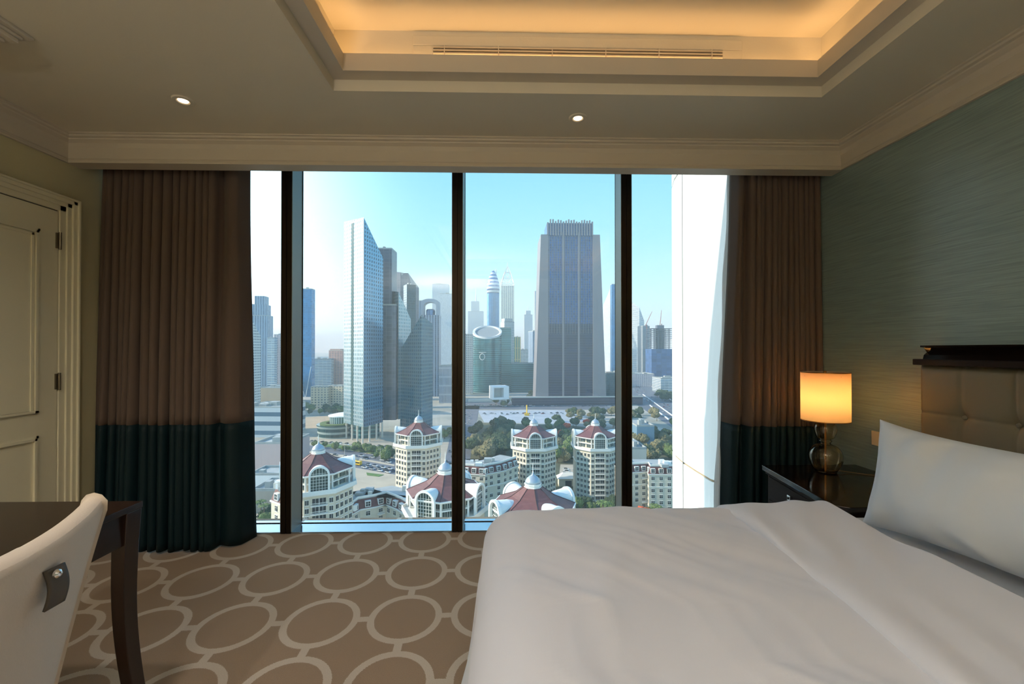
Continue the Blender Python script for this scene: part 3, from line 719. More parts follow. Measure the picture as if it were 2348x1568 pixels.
# ================================================================== outside
G = -84.0
GH = EYE - G
def gp(u, v): d = ray(u, v); return Vector((0, 0, EYE)) + d * (-GH / d.z)
def facade(name, wall, gl, bay, fl, fx, fz, gr=.12, gm=.5, wr=.6, wm=0.0, var=.35, off=0.0):
    if name in MATS: return MATS[name]
    k = NT(name); uv = k.n('ShaderNodeUVMap'); s_ = k.n('ShaderNodeSeparateXYZ'); k.l(uv.outputs[0], s_.inputs[0])
    a_ = k.math('DIVIDE', k.math('ADD', s_.outputs[0], off), bay); b_ = k.math('DIVIDE', s_.outputs[1], fl)
    wx = k.math('LESS_THAN', k.math('ABSOLUTE', k.math('SUBTRACT', k.math('FRACT', a_), .5)), fx / 2)
    wz = k.math('LESS_THAN', k.math('ABSOLUTE', k.math('SUBTRACT', k.math('FRACT', b_), .5)), fz / 2)
    w_ = k.math('MULTIPLY', wx, wz)
    cb = k.n('ShaderNodeCombineXYZ'); k.l(k.math('FLOOR', a_), cb.inputs[0]); k.l(k.math('FLOOR', b_), cb.inputs[1])
    wn_ = k.n('ShaderNodeTexWhiteNoise'); k.l(cb.outputs[0], wn_.inputs[0])
    f_ = k.math('MULTIPLY', wn_.outputs[0], var)
    g2 = k.mix(f_, lin(gl), lin(tuple(min(255, c * 1.5 + 40) for c in gl)))
    k.l(k.mix(w_, lin(wall), g2), k.b.inputs['Base Color'])
    def mx2(p, q):
        n = k.n('ShaderNodeMapRange'); n.inputs['To Min'].default_value = p; n.inputs['To Max'].default_value = q; k.l(w_, n.inputs['Value']); return n.outputs[0]
    k.l(mx2(wr, gr), k.b.inputs['Roughness']); k.l(mx2(wm, gm), k.b.inputs['Metallic'])
    return k.m
def em(name, c, rough=.8, **k_): return mat(name, lin(c), rough, **k_)
roof_grey = em('roof_grey', (168, 170, 166), var=.12, vscale=.2)
conc = em('pale_concrete', (214, 206, 192)); vcream = em('villa_cream', (214, 202, 180), var=.06, vscale=.3)
vwhite = em('villa_white', (236, 232, 222), .6); vband = em('villa_band', (188, 168, 144))
vroof = em('villa_roof_red', (120, 74, 68), .55, var=.15, vscale=.8); vdark = em('mansard_dark_red', (104, 56, 50), .6, var=.15, vscale=.6)
domem = mat('dome_metal', lin((176, 184, 188)), .35, .4); vglass = mat('villa_glass', lin((38, 62, 58)), .12, .3)
wing = mat('window_dark', lin((34, 44, 48)), .15, .2)
asphalt = em('asphalt', (104, 108, 116), .9, var=.12, vscale=.1); pave = em('pale_paving', (186, 172, 150), .9, var=.12, vscale=.08)
lot = em('parking_paving', (176, 182, 188), .9, var=.15, vscale=.06); lawn = em('lawn', (88, 118, 58), .95, var=.3, vscale=.3)
sand = em('sandy_ground', (190, 164, 132), .95, var=.1, vscale=.05)
whitep = em('white_panel', (238, 238, 236), .5)
leafd = em('leaf_dark', (62, 78, 44), .9, var=.35, vscale=.9); leafm = em('leaf_mid', (96, 112, 56), .9, var=.35, vscale=.9)
leafo = em('leaf_olive', (120, 112, 74), .9, var=.3, vscale=.9); leafr = em('leaf_orange', (196, 84, 40), .9, var=.3, vscale=.9); bark = em('bark', (110, 92, 72))
# ---- ground
k = NT('city_ground'); g = k.n('ShaderNodeNewGeometry')
v1 = k.n('ShaderNodeTexVoronoi', ins={'Scale': .02}); k.l(g.outputs['Position'], v1.inputs[0])
n1 = k.n('ShaderNodeTexNoise', ins={'Scale': .01, 'Detail': 8}); k.l(g.outputs['Position'], n1.inputs[0])
mr1 = k.n('ShaderNodeMapRange', ins={'From Min': .35, 'From Max': .65}); k.l(n1.outputs[0], mr1.inputs['Value'])
c1 = k.mix(mr1.outputs[0], lin((120, 126, 112)), lin((176, 166, 148)))
bw = k.n('ShaderNodeSeparateColor'); k.l(v1.outputs['Color'], bw.inputs[0])
k.l(k.mix(k.math('MULTIPLY', bw.outputs[0], .45), c1, lin((206, 200, 190))), k.b.inputs['Base Color']); k.b.inputs['Roughness'].default_value = .95
cityg = k.m
m = MB(); m.v = [(-7000, 12, G), (7000, 12, G), (9000, 12000, G), (-9000, 12000, G)]; m.face([0, 1, 2, 3]); struct('ground', m, cityg)
def gpoly(name, pts, z, mt, kind='structure'):
    q = [gp(*p) for p in pts]; c = sum(q, Vector()) / len(q); c.z = G
    m = MB().prism([(p.x - c.x, p.y - c.y) for p in q][::-1], 0, z); o = obj(name, m, mt, None, c); o['kind'] = kind; return o
def gpoly2(name, pts, z, mt, **k_):
    q = [gp(*p) for p in pts]; ar = sum(q[i].x * q[(i + 1) % len(q)].y - q[(i + 1) % len(q)].x * q[i].y for i in range(len(q)))
    return gpoly(name, pts if ar < 0 else pts[::-1], z, mt, **k_)
gpoly2('ground_plaza', [(640, 1000), (700, 985), (905, 1000), (1030, 990), (1040, 1120), (930, 1140), (700, 1150), (560, 1200), (560, 1040)], .04, pave)
gpoly2('road_1', [(560, 1012), (700, 1020), (790, 1031), (905, 1052), (1060, 1088), (1060, 1122), (905, 1088), (830, 1075), (760, 1062), (640, 1046), (560, 1040)], .10, asphalt)
gpoly2('ground_median', [(700, 1034), (790, 1044), (905, 1066), (905, 1069), (790, 1049), (700, 1038)], .35, pave)
gpoly2('road_2', [(1012, 1100), (1030, 1010), (1060, 930), (1100, 930), (1085, 1010), (1072, 1090)], .12, asphalt)
gpoly2('road_3', [(1040, 922), (1420, 924), (1440, 940), (1040, 938)], .12, asphalt)
gpoly2('ground_lot', [(1096, 941), (1328, 940), (1350, 966), (1290, 972), (1110, 968)], .10, lot)
gpoly2('road_4', [(1420, 850), (1478, 848), (1620, 985), (1620, 1030), (1455, 925), (1420, 900)], .15, asphalt)
gpoly2('ground_sand', [(690, 958), (790, 950), (790, 975), (700, 985)], .12, sand)
gpoly2('ground_grass', [(840, 1084), (880, 1089), (868, 1093), (842, 1090)], .3, lawn)
gpoly2('ground_grass', [(715, 1016), (900, 1030), (900, 1048), (790, 1030), (715, 1020)], .25, lawn)
gpoly2('ground_park', [(1060, 968), (1300, 975), (1560, 1000), (1620, 1060), (1620, 1300), (1030, 1300), (1040, 1060)], .06, em('park_ground', (92, 92, 66), .95, var=.35, vscale=.06))
gpoly2('ground_court', [(1285, 1065), (1325, 1066), (1330, 1110), (1280, 1110)], .2, pave)
# ---- generic towers
def rect(u0, u1, Y, dep, rot, vt=800):
    a_, b_ = aty(u0, vt, Y), aty(u1, vt, Y); w_ = b_.x - a_.x; r_ = abs(R(rot))
    dep = dep or w_ * .8
    w2 = max(w_ * .35, (w_ - dep * math.sin(r_)) / math.cos(r_))
    cx, cy = (a_.x + b_.x) / 2, Y + dep / 2
    # centre pushed along the sight line so the silhouette stays put
    cx *= cy / Y * (1 if abs(cx) > 0 else 1); cx = (a_.x + b_.x) / 2 + (cy - Y) * ((a_.x + b_.x) / 2) / Y * .0
    return cx, cy, w2, dep, R(rot)
def zt(v, Y, u=1174): return aty(u, v, Y).z
def T(label, u0, u1, vt, Y, mt, dep=None, rot=0, name='skyscraper', cat='skyscraper', tiers=(), units=2, spire=None, base=None, roofm=None, group=None, parapet=True, nb=4):
    cx, cy, w2, dp_, rr_ = rect(u0, u1, Y, dep, rot); z1 = zt(vt, Y, (u0 + u1) / 2) - G; b0 = 0 if base is None else base - G
    t_ = thing(name, label, cat, (cx, cy, G), rr_, group)
    def rc(w_, d_): return [(-w_ / 2, -d_ / 2), (w_ / 2, -d_ / 2), (w_ / 2, d_ / 2), (-w_ / 2, d_ / 2)]
    m = MB().prism(rc(w2, dp_), b0, z1, roof=1); obj('shaft', m, [mt, roofm or roof_grey], t_)
    if parapet:
        m = MB()
        for q in (((-w2 / 2, -dp_ / 2, z1), (w2 / 2, -dp_ / 2 + .6, z1 + 1.4)), ((-w2 / 2, dp_ / 2 - .6, z1), (w2 / 2, dp_ / 2, z1 + 1.4)), ((-w2 / 2, -dp_ / 2 + .6, z1), (-w2 / 2 + .6, dp_ / 2 - .6, z1 + 1.4)), ((w2 / 2 - .6, -dp_ / 2 + .6, z1), (w2 / 2, dp_ / 2 - .6, z1 + 1.4))): m.box(*q)
        obj('parapet', m, roofm or roof_grey, t_)
    zz_ = z1; 
    for (a_, b_, v_) in tiers:
        xa, xb = aty(a_, v_, Y).x, aty(b_, v_, Y).x; z2 = zt(v_, Y, (a_ + b_) / 2) - G; xm = (xa + xb) / 2 - cx; ww = (xb - xa)
        m = MB().prism([(xm + p[0], p[1]) for p in rc(ww, min(dp_ * .9, ww * 1.1))], zz_, z2, roof=1); obj('upper_tier', m, [mt, roofm or roof_grey], t_); zz_ = z2
    rnd = random.Random(int(u0 * 7 + vt))
    if not tiers and w2 > 6:
        for i in range(units):
            sx, sy, hh = w2 * rnd.uniform(.12, .25), dp_ * rnd.uniform(.12, .25), rnd.uniform(2, 4.5)
            x_, y_ = w2 * rnd.uniform(-.3, .3), dp_ * rnd.uniform(-.35, .1) ; obj('roof_unit', bx((x_ - sx / 2, y_ - sy / 2, z1), (x_ + sx / 2, y_ + sy / 2, z1 + hh)), roof_grey, t_)
    if spire:
        zs = zt(spire, Y, (u0 + u1) / 2) - G
        obj('spire', MB().lathe([(w2 * .05, zz_), (w2 * .025, (zz_ + zs) / 2), (.25, zs)], seg=8), whitep, t_)
    return t_
def P(label, pts, mt, back=25, base=None, name='skyscraper', cat='skyscraper', roofm=None, group=None):
    """pts: visible corner list left to right (u, Y, vtop); closed by a back edge pushed away"""
    q = [aty(u, v, Y) for u, Y, v in pts]; c = Vector((sum(p.x for p in q) / len(q), sum(p.y for p in q) / len(q), G))
    f = [(p.x - c.x, p.y - c.y) for p in q]; z = [p.z - G for p in q]
    a_, b_ = pts[0], pts[-1]
    pb, pa = q[-1], q[0]
    f2 = f + [(pb.x - c.x + (back * .3), pb.y - c.y + back), (pa.x - c.x + (back * .3), pa.y - c.y + back)]
    if len(pts) == 3:   # rhombus footprint
        mid = q[1]; o_ = Vector((pa.x + pb.x - mid.x, pa.y + pb.y - mid.y, 0)); f2 = f + [(o_.x - c.x, o_.y - c.y)]
        z2 = z + [z[0] + z[2] - z[1]]
    else: z2 = z + [z[-1], z[0]]
    t_ = thing(name, label, cat, c, 0, group)
    obj('shaft', MB().prism(f2, 0 if base is None else base - G, z2, roof=1), [mt, roofm or roof_grey], t_)
    return t_, c
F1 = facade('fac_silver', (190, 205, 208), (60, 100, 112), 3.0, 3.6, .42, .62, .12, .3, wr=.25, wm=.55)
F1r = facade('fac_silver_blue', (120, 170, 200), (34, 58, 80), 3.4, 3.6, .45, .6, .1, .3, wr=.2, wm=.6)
F2 = facade('fac_grey_slab', (120, 122, 130), (92, 96, 108), 6, 4, .9, .9, .3, .4, wr=.4, wm=.4, var=.12)
F3b = facade('fac_teal_grid', (96, 130, 140), (40, 84, 104), 3.2, 3.6, .55, .6, .12, .2, wr=.4)
F3 = facade('fac_dark_glass', (40, 64, 74), (36, 66, 80), 2.4, 3.6, .8, .75, .08, .5, wr=.3, wm=.4)
F4 = facade('fac_ribs_blue', (150, 168, 186), (52, 80, 108), 5, 3.6, .5, .94, .15, .4)
F5 = facade('fac_white_grid', (216, 216, 210), (60, 84, 100), 3.4, 3.6, .55, .5, .2, .3)
F6 = facade('fac_pink_slab', (208, 192, 190), (120, 124, 140), 5, 3.4, .4, .5)
F7 = facade('fac_balcony_white', (222, 222, 216), (70, 104, 128), 8, 3.3, .96, .55, .2, .3)
F8 = facade('fac_balcony_rose', (210, 160, 140), (96, 84, 96), 6, 3.3, .8, .5, .3, .2)
F9 = facade('fac_blue_glass', (60, 120, 160), (24, 90, 140), 4, 3.8, .9, .8, .08, .6, wr=.2, wm=.5)
F10 = facade('fac_teal_glass', (104, 158, 160), (22, 78, 88), 30, 3.8, 1, .66, .08, .5, wr=.2, wm=.4)
F11 = facade('fac_office_slits', (196, 194, 196), (96, 100, 116), 2.2, 14, .45, .82, .3, .2)
F12 = facade('fac_beige_blocks', (214, 196, 166), (84, 84, 84), 4.4, 3.6, .5, .5, .3, .2)
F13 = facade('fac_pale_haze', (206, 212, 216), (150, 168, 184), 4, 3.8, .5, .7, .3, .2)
F14 = facade('fac_cream_holes', (232, 224, 204), (120, 112, 100), 6.2, 6.2, .45, .6, .4, .1)
F15 = facade('fac_big_blue', (88, 102, 134), (16, 60, 116), 3.1, 3.9, .78, .72, .15, .0, wr=.4, wm=.2, var=.5)
F16 = facade('fac_big_low', (30, 44, 74), (8, 26, 60), 30, 3.9, 1, .62, .2, .0, wr=.3, var=.25)
F17 = facade('fac_checker', (150, 156, 160), (56, 66, 78), 2.2, 3.4, .55, .55)
F18 = facade('fac_terraces', (196, 202, 204), (70, 96, 116), 60, 9, 1, .45, .2, .3)
# far backdrop first
T('pale stepped blue grey tower with vertical ribs beside the left curtain', 574, 613, 724, 950, F4, rot=8, tiers=((577, 607, 698), (581, 603, 678)))
T('dim blue tower half hidden by the left curtain sheer', 540, 580, 698, 1010, F4)
P('pale tower with slanted glass top and square windows nearest the left curtain', [(548, 590, 712), (566, 560, 714), (598, 590, 770)], F5)
T('slim balcony tower left of the first window mullion', 613, 629, 775, 840, F7)
T('pinkish slab tower just left of the first window mullion', 628, 652, 768, 860, F6)
T('low tan block with dark roof behind the pink wall box', 588, 655, 890, 690, sand, dep=60, name='low_building', cat='building')
T('long terraced building with pale horizontal bands at the left', 548, 655, 935, 431, F18, dep=45, name='low_building', cat='building', units=6, rot=-4)
T('big pink windowless box building with white roof edge at the left', 585, 665, 1018, 312, em('pink_render', (206, 182, 176)), dep=32, name='low_building', cat='building', units=7)
T('low shed with pale corrugated roof below the pink box', 572, 648, 1090, 262, whitep, dep=18, name='shed', cat='building', units=1)
T('grey flat roofed shed beside the palms at the lower left', 578, 640, 1126, 232, em('shed_wall', (170, 160, 146)), dep=20, name='shed', cat='building', units=2)
t_ = T('curved blue glass tower with a white zigzag at its foot', 690, 714, 663, 800, F9, rot=0)
w_ = aty(714, 800, 800).x - t_.location.x; dd = t_.children[0].dimensions.y / 2
obj('zigzag_brace', MB().tube([(-w_ * .95, -dd - .4, zt(880, 800) - G), (-w_ * .1, -dd - .4, zt(912, 800) - G), (w_ * .95, -dd - .4, zt(840, 800) - G)], .7, 5), whitep, t_)
T('white and blue balcony tower left of the slanted glass tower', 716, 758, 824, 900, F7, rot=10)
T('rose brick tower tucked left of the slanted glass tower', 753, 790, 804, 930, F8, rot=-8, tiers=((757, 782, 800),))
T('beige office block with flat cornice below the balcony tower', 710, 752, 888, 640, F12, rot=6, name='office_block', cat='building')
T('cream civic block with tall openings left of the slanted tower', 750, 792, 886, 650, F12, rot=-10, name='office_block', cat='building')
# slanted glass tower
m_t, c = P('tall silver glass tower with steep slanted top and slit', [(789, 425, 509), (834, 400, 498), (878, 428, 592)], F1, base=-69)
m_t.children[0].data.materials[0] = F1
p0, p1 = aty(806, 505, 414.5), aty(811, 504, 412.6)
obj('dark_slit', MB().prism([(p0.x - c.x, p0.y - c.y - .4), (p1.x - c.x, p1.y - c.y - .4), (p1.x - c.x, p1.y - c.y + 3), (p0.x - c.x, p0.y - c.y + 3)], 15, p0.z - G - 3), em('slit_dark', (52, 84, 84), .3), m_t)
# blue facing on the right side
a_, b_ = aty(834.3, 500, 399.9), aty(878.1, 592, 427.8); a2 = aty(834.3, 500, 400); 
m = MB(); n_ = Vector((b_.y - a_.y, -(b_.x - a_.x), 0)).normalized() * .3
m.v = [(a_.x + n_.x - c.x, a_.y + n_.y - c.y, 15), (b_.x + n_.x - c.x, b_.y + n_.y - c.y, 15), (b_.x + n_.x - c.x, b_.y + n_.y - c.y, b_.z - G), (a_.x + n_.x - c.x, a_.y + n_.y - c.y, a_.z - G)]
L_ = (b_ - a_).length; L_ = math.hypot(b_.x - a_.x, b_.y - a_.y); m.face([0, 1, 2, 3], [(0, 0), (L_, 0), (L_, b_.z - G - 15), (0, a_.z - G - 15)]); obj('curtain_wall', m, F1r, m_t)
for u, Y in ((793, 424), (806, 415), (818, 409), (830, 402), (846, 407), (862, 417), (875, 426)):
    q = aty(u, 1000, Y); obj('column', MB().lathe([(.9, 0), (.9, 15.2)], (q.x - c.x, q.y - c.y + 1.6, 0), 10), conc, m_t, smooth='auto')
q0 = aty(800, 1000, 432); obj('lobby', MB().prism([(q0.x - c.x, 12), (q0.x - c.x + 14, 4), (q0.x - c.x + 30, 14), (q0.x - c.x + 16, 24)], 0, 15), F10, m_t)
T('grey slab standing in for a window reflection right of the slanted tower', 866, 898, 571, 455, F2, dep=22, base=-70)  # this slab and the next give solid shape to a reflection in the pane
T('lower grey slab standing in for the same window reflection', 872, 908, 700, 446, F2, dep=8, units=0, base=-70)
P('silver tower with roof slanting down beside the dark octagon tower', [(896, 470, 667), (914, 450, 669), (942, 470, 732)], F1, base=-70)
P('dark green glass tower with roof slanting up toward the arch tower', [(918, 455, 802), (966, 432, 722), (992, 455, 742)], F3b)
T('dark slate octagonal tower rising behind the slanted pair', 921, 952, 652, 640, F3, rot=30, parapet=False, roofm=em('slate', (110, 130, 146)))
P('angular grey tower with notched top behind the octagonal tower', [(904, 740, 623), (918, 735, 624), (921, 736, 632), (927, 737, 626), (936, 738, 626), (944, 740, 655)], F2)
g_ = T('blue tower crowned by an open arch', 964, 1006, 722, 800, F4, dep=30, parapet=False, units=0)
m = MB(); wA = (aty(1006, 700, 800).x - aty(964, 700, 800).x) / 2; zA0, zA1, zA2 = zt(722, 800) - G, zt(694, 800) - G, zt(685, 800) - G
pr = []
for i in range(17):
    a_ = math.pi * (1 - i / 16); pr.append((wA * math.cos(a_), zA1 + (zA2 - zA1) * math.sin(a_)))
inr = [(x_ * .68, z_ - 6) for x_, z_ in pr]
prof = [(-wA, zA0)] + pr + [(wA, zA0)] + [(wA * .68, zA0)] + inr[::-1] + [(-wA * .68, zA0)]
n = len(prof); m.v = [(x_, -14, z_) for x_, z_ in prof] + [(x_, 6, z_) for x_, z_ in prof]
for i in range(n): m.face([i, (i + 1) % n, n + (i + 1) % n, n + i])
h2 = len(pr) + 2
for i in range(h2 - 1):
    j0, j1 = i, i + 1; k0, k1 = n - 1 - i, n - 2 - i
    m.face([j0, k0, k1, j1]); m.face([n + j0, n + j1, n + k1, n + k0])
obj('arch_crown', m, F4, g_); obj('drum', MB().lathe([(wA * .5, zA0), (wA * .5, zA0 + 9), (wA * .4, zA0 + 11)], (0, -4, 0), 20), F9, g_); obj('spire', MB().lathe([(.8, zA2 - 2), (.3, zA2 + 9)], seg=6), whitep, g_)
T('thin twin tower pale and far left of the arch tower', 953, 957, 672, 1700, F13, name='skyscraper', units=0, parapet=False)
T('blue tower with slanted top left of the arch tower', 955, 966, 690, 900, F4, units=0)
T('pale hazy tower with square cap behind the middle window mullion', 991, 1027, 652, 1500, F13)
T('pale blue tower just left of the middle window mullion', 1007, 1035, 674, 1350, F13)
T('grey office block with tall slit windows left of the middle mullion', 1003, 1048, 840, 700, F11, rot=4, dep=40, name='office_block', cat='building')
# round podium by the tower columns
pc_ = gp(760, 1006); pod = thing('round_podium', 'round terraced glass podium building at the foot of the slanted tower', 'building', (pc_.x, pc_.y + 18, G)); pod.scale = (.78, .78, 1)
obj('lower_tier', MB().lathe([(25, 0), (25, 10), (26, 10), (26, 12), (24.5, 12), (0.01, 12)], seg=48), [facade('fac_podium', (150, 160, 152), (36, 66, 66), 30, 5, 1, .6, .1, .4)], pod)
obj('roof_planting', MB().lathe([(22, 12), (22, 13), (15, 13), (15, 12)], seg=40), leafm, pod)
obj('upper_tier', MB().lathe([(15, 12), (15, 19)], (3, 4, 0), 36), facade('fac_podium_up', (220, 224, 220), (60, 100, 100), 3, 20, .75, .9), pod); obj('roof_disc', MB().lathe([(16.5, 19), (16.5, 20), (4, 22), (0.01, 22)], (3, 4, 0), 36), whitep, pod)
# third window bay
T('white lattice block at the left edge of the third window pane', 1060, 1084, 768, 850, F5)
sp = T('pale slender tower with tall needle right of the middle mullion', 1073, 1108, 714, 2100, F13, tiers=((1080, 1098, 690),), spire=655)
# banded dome tower
Y = 1650; cx_ = aty(1130.5, 700, Y); th = thing('skyscraper', 'pale blue tower with banded pointed glass dome', 'skyscraper', (cx_.x, Y + 25, G)); r_ = (aty(1145, 700, Y).x - aty(1116, 700, Y).x) / 2
Z = lambda v: zt(v, Y) - G
obj('shaft', MB().lathe([(r_, 0), (r_, Z(672))], seg=16), F9, th); obj('dome', MB().lathe([(r_, Z(672)), (r_ * 1.05, Z(660)), (r_ * .95, Z(645)), (r_ * .6, Z(630)), (r_ * .25, Z(620)), (.5, Z(616))], seg=24), facade('fac_dome', (214, 222, 226), (50, 90, 140), 400, 14, 1, .5), th, smooth=True)
obj('fin', MB().tube([(r_ * .5, 0, Z(650)), (r_ * .45, 0, Z(615))], 2, 5), whitep, th)
Y = 1450; cx_ = aty(1164, 700, Y); th = thing('skyscraper', 'cream tower topped by an open pyramid lattice with spire', 'skyscraper', (cx_.x, Y + 20, G), 0); hw = (aty(1179, 700, Y).x - aty(1149, 700, Y).x) / 2; Z = lambda v: zt(v, Y) - G
F19 = facade('fac_cream_tower', (232, 226, 208), (90, 100, 116), 7, 4.2, .45, .5)
obj('shaft', MB().prism([(-hw, -hw), (hw, -hw), (hw, hw), (-hw, hw)], 0, Z(655), roof=1), [F19, conc], th)
m = MB(); cs_ = [(-hw, -hw), (hw, -hw), (hw, hw), (-hw, hw)]
lv = [(1.0, Z(655)), (.95, Z(648)), (.72, Z(636)), (.42, Z(622)), (0.02, Z(608))]
for i in range(4):
    a_, b_ = cs_[i], cs_[(i + 1) % 4]
    for q in range(4):
        (f0, z0), (f1, z1) = lv[q], lv[q + 1]
        m.tube([(a_[0] * f0, a_[1] * f0, z0), (a_[0] * f1, a_[1] * f1, z1)], 1.1, 4); m.tube([(a_[0] * f0, a_[1] * f0, z0), (b_[0] * f0, b_[1] * f0, z0)], .9, 4)
        mid0 = ((a_[0] + b_[0]) / 2 * f0, (a_[1] + b_[1]) / 2 * f0, z0); m.tube([mid0, (a_[0] * f1, a_[1] * f1, z1)], .8, 4); m.tube([mid0, (b_[0] * f1, b_[1] * f1, z1)], .8, 4)
obj('pyramid_lattice', m, vwhite, th); obj('spire', MB().tube([(0, 0, Z(609)), (0, 0, Z(599))], .8, 5), vwhite, th)
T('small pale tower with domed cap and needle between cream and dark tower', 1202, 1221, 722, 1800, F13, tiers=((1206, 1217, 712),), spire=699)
T('grey tower with wedge crown behind the oval glass building', 1148, 1179, 738, 960, F5, rot=20, tiers=((1153, 1172, 730),))
T('dark teal slab right beside the oval glass building', 1146, 1172, 752, 905, F10, dep=30)
T('low dark glass block between oval building and big dark tower', 1172, 1228, 834, 880, F10, dep=50, name='office_block', cat='building')
T('narrow green and gold tower above the low dark glass block', 1177, 1194, 773, 1150, facade('fac_gold', (190, 170, 110), (50, 110, 100), 6, 30, .55, .95))
T('small white banded block right of the green and gold tower', 1192, 1212, 802, 1200, F7, name='office_block', cat='building')
T('rounded grey tower at the left foot of the big dark tower', 1212, 1240, 760, 1080, F4, rot=25)
T('thin tower peeking above the left shoulder of the big dark tower', 1226, 1240, 668, 1500, F13, units=0)
# oval glass building with ring emblem
Y = 870; c0 = aty(1116.5, 800, Y); ra = (aty(1150, 800, Y).x - aty(1083, 800, Y).x) / 2; rb = ra * .75
ov = thing('oval_glass_building', 'oval teal glass building with slanted white rim and ring emblem', 'building', (c0.x, Y + rb, G))
zf, zb2 = zt(776, Y) - G, zt(750, Y + 2 * rb) - G; m = MB(); N_ = 56; rim = MB(); top = MB()
for i in range(N_):
    a_ = 2 * math.pi * i / N_; x_, y_ = ra * math.cos(a_), rb * math.sin(a_); z_ = zf + (zb2 - zf) * (y_ + rb) / (2 * rb)
    m.v += [(x_, y_, 0), (x_, y_, z_)]
    rim.v += [(x_ * 1.02, y_ * 1.02, z_ - 1), (x_ * 1.02, y_ * 1.02, z_ + 3), (x_ * .86, y_ * .86, z_ + 3), (x_ * .86, y_ * .86, z_ - 1)]
    top.v.append((x_ * .88, y_ * .88, z_))
for i in range(N_):
    j = (i + 1) % N_; L_ = 3.0; m.face([2 * i, 2 * j, 2 * j + 1, 2 * i + 1], [(i * L_, 0), ((i + 1) * L_, 0), ((i + 1) * L_, m.v[2 * j + 1][2]), (i * L_, m.v[2 * i + 1][2])])
    for q in range(4): rim.face([4 * i + q, 4 * j + q, 4 * j + (q + 1) % 4, 4 * i + (q + 1) % 4])
top.face(list(range(N_)))
obj('shaft', m, F10, ov, smooth='auto'); obj('roof_rim', rim, whitep, ov); obj('roof_deck', top, em('deck', (150, 158, 160)), ov)
ea = math.radians(-108); ec = Vector((ra * 1.0 * math.cos(ea), rb * 1.0 * math.sin(ea), zt(818, Y) - G)); nrm_ = Vector((math.cos(ea) / ra, math.sin(ea) / rb, 0)).normalized(); tg = Vector((-nrm_.y, nrm_.x, 0))
if tg.x < 0: tg = -tg
ec += nrm_ * 1.2
obj('ring_emblem', MB().tube([tuple(ec + tg * 5.2 * math.cos(a_ * math.pi / 12) + Vector((0, 0, 6.2 * math.sin(a_ * math.pi / 12)))) for a_ in range(25)], .75, 6), whitep, ov)
obj('emblem_bar', MB().box((-7, -.4, -.5), (8, .4, .5)), whitep, ov); o = [c_ for c_ in ov.children if c_.name.startswith('emblem_bar')][0]; o.location = ec + Vector((0, 0, 9)); o.rotation_euler = (0, 0, math.atan2(tg.y, tg.x))
# the big dark tower
Y = 690; big = thing('skyscraper', 'massive dark blue tower with flared grey piers and ribbed crown', 'skyscraper', (aty(1308, 800, Y).x, Y, G)); bxo = big.location.x
X = lambda u, v=800, yy=Y: aty(u, v, yy).x - bxo
Z = lambda v, yy=Y: zt(v, yy) - G
pier = em('pier_grey', (132, 128, 132), .6); pierd = em('pier_side', (190, 176, 158), .5)
zlow = Z(742)
obj('glass_lower', MB().prism([(X(1256), 0), (X(1360), 0), (X(1360), 55), (X(1256), 55)], 0, zlow), F16, big)
obj('glass_upper', MB().prism([(X(1256), 0), (X(1360), 0), (X(1360), 55), (X(1256), 55)], zlow, Z(540), roof=1), [F15, roof_grey], big)
for (a0, a1, b0_, b1_) in ((1227, 1257, 1240, 1257), (1359, 1389, 1359, 1375)):
    m = MB().prism([(X(a0), -3), (X(a1), -3), (X(a1), 58), (X(a0), 58)], 0, Z(538), taper=[(X(b0_), -3), (X(b1_), -3), (X(b1_), 58), (X(b0_), 58)]); obj('corner_pier', m, pier, big)
for u in (1291, 1327): obj('centre_pier', bx((X(u - 2), -2.5, 0), (X(u + 2), 2, Z(532))), pier, big)
k3 = 0
for u in range(1259, 1360, 6):
    if abs(u - 1291) < 3 or abs(u - 1327) < 3: continue
    obj('rib', bx((X(u) - .35, -1.2, Z(765)), (X(u) + .35, .2, Z(540))), pier, big)
obj('crown', MB().prism([(X(1254), -1), (X(1359), -1), (X(1359), 40), (X(1254), 40)], Z(540), Z(511), roof=1), [F15, roof_grey], big)
hs = [510, 503, 503, 507, 504, 505, 508, 506, 503, 505, 504, 508, 509, 505, 504, 506, 505, 508]
for i in range(18):
    u = 1256 + i * 6.0; obj('crown_fin', bx((X(u) - 1.1, -3, Z(540)), (X(u) + 1.1, 1, Z(hs[i]))), pier, big)
bz = thing('podium_hall', 'low dark podium hall at the foot of the massive dark tower', 'building', (aty(1180, 900, 660).x, 665, G)); obj('hall', MB().prism([(-4, 0), (200, 10), (200, 24), (-4, 24)], 0, 12, roof=1), [F16, roof_grey], bz); obj('roof_edge', MB().prism([(-5, -1), (201, 9), (201, 10), (-5, 0)], 12, 13.5), conc, bz)
P('pale glass spike tower right of the massive dark tower', [(1383, 1250, 700), (1399, 1230, 662), (1408, 1250, 760)], F13)
T('blue slab tower at the left of the third window mullion', 1403, 1420, 652, 1150, F9)
T('small dark block at the right foot of the massive tower', 1390, 1425, 855, 760, F3, name='office_block', cat='building')
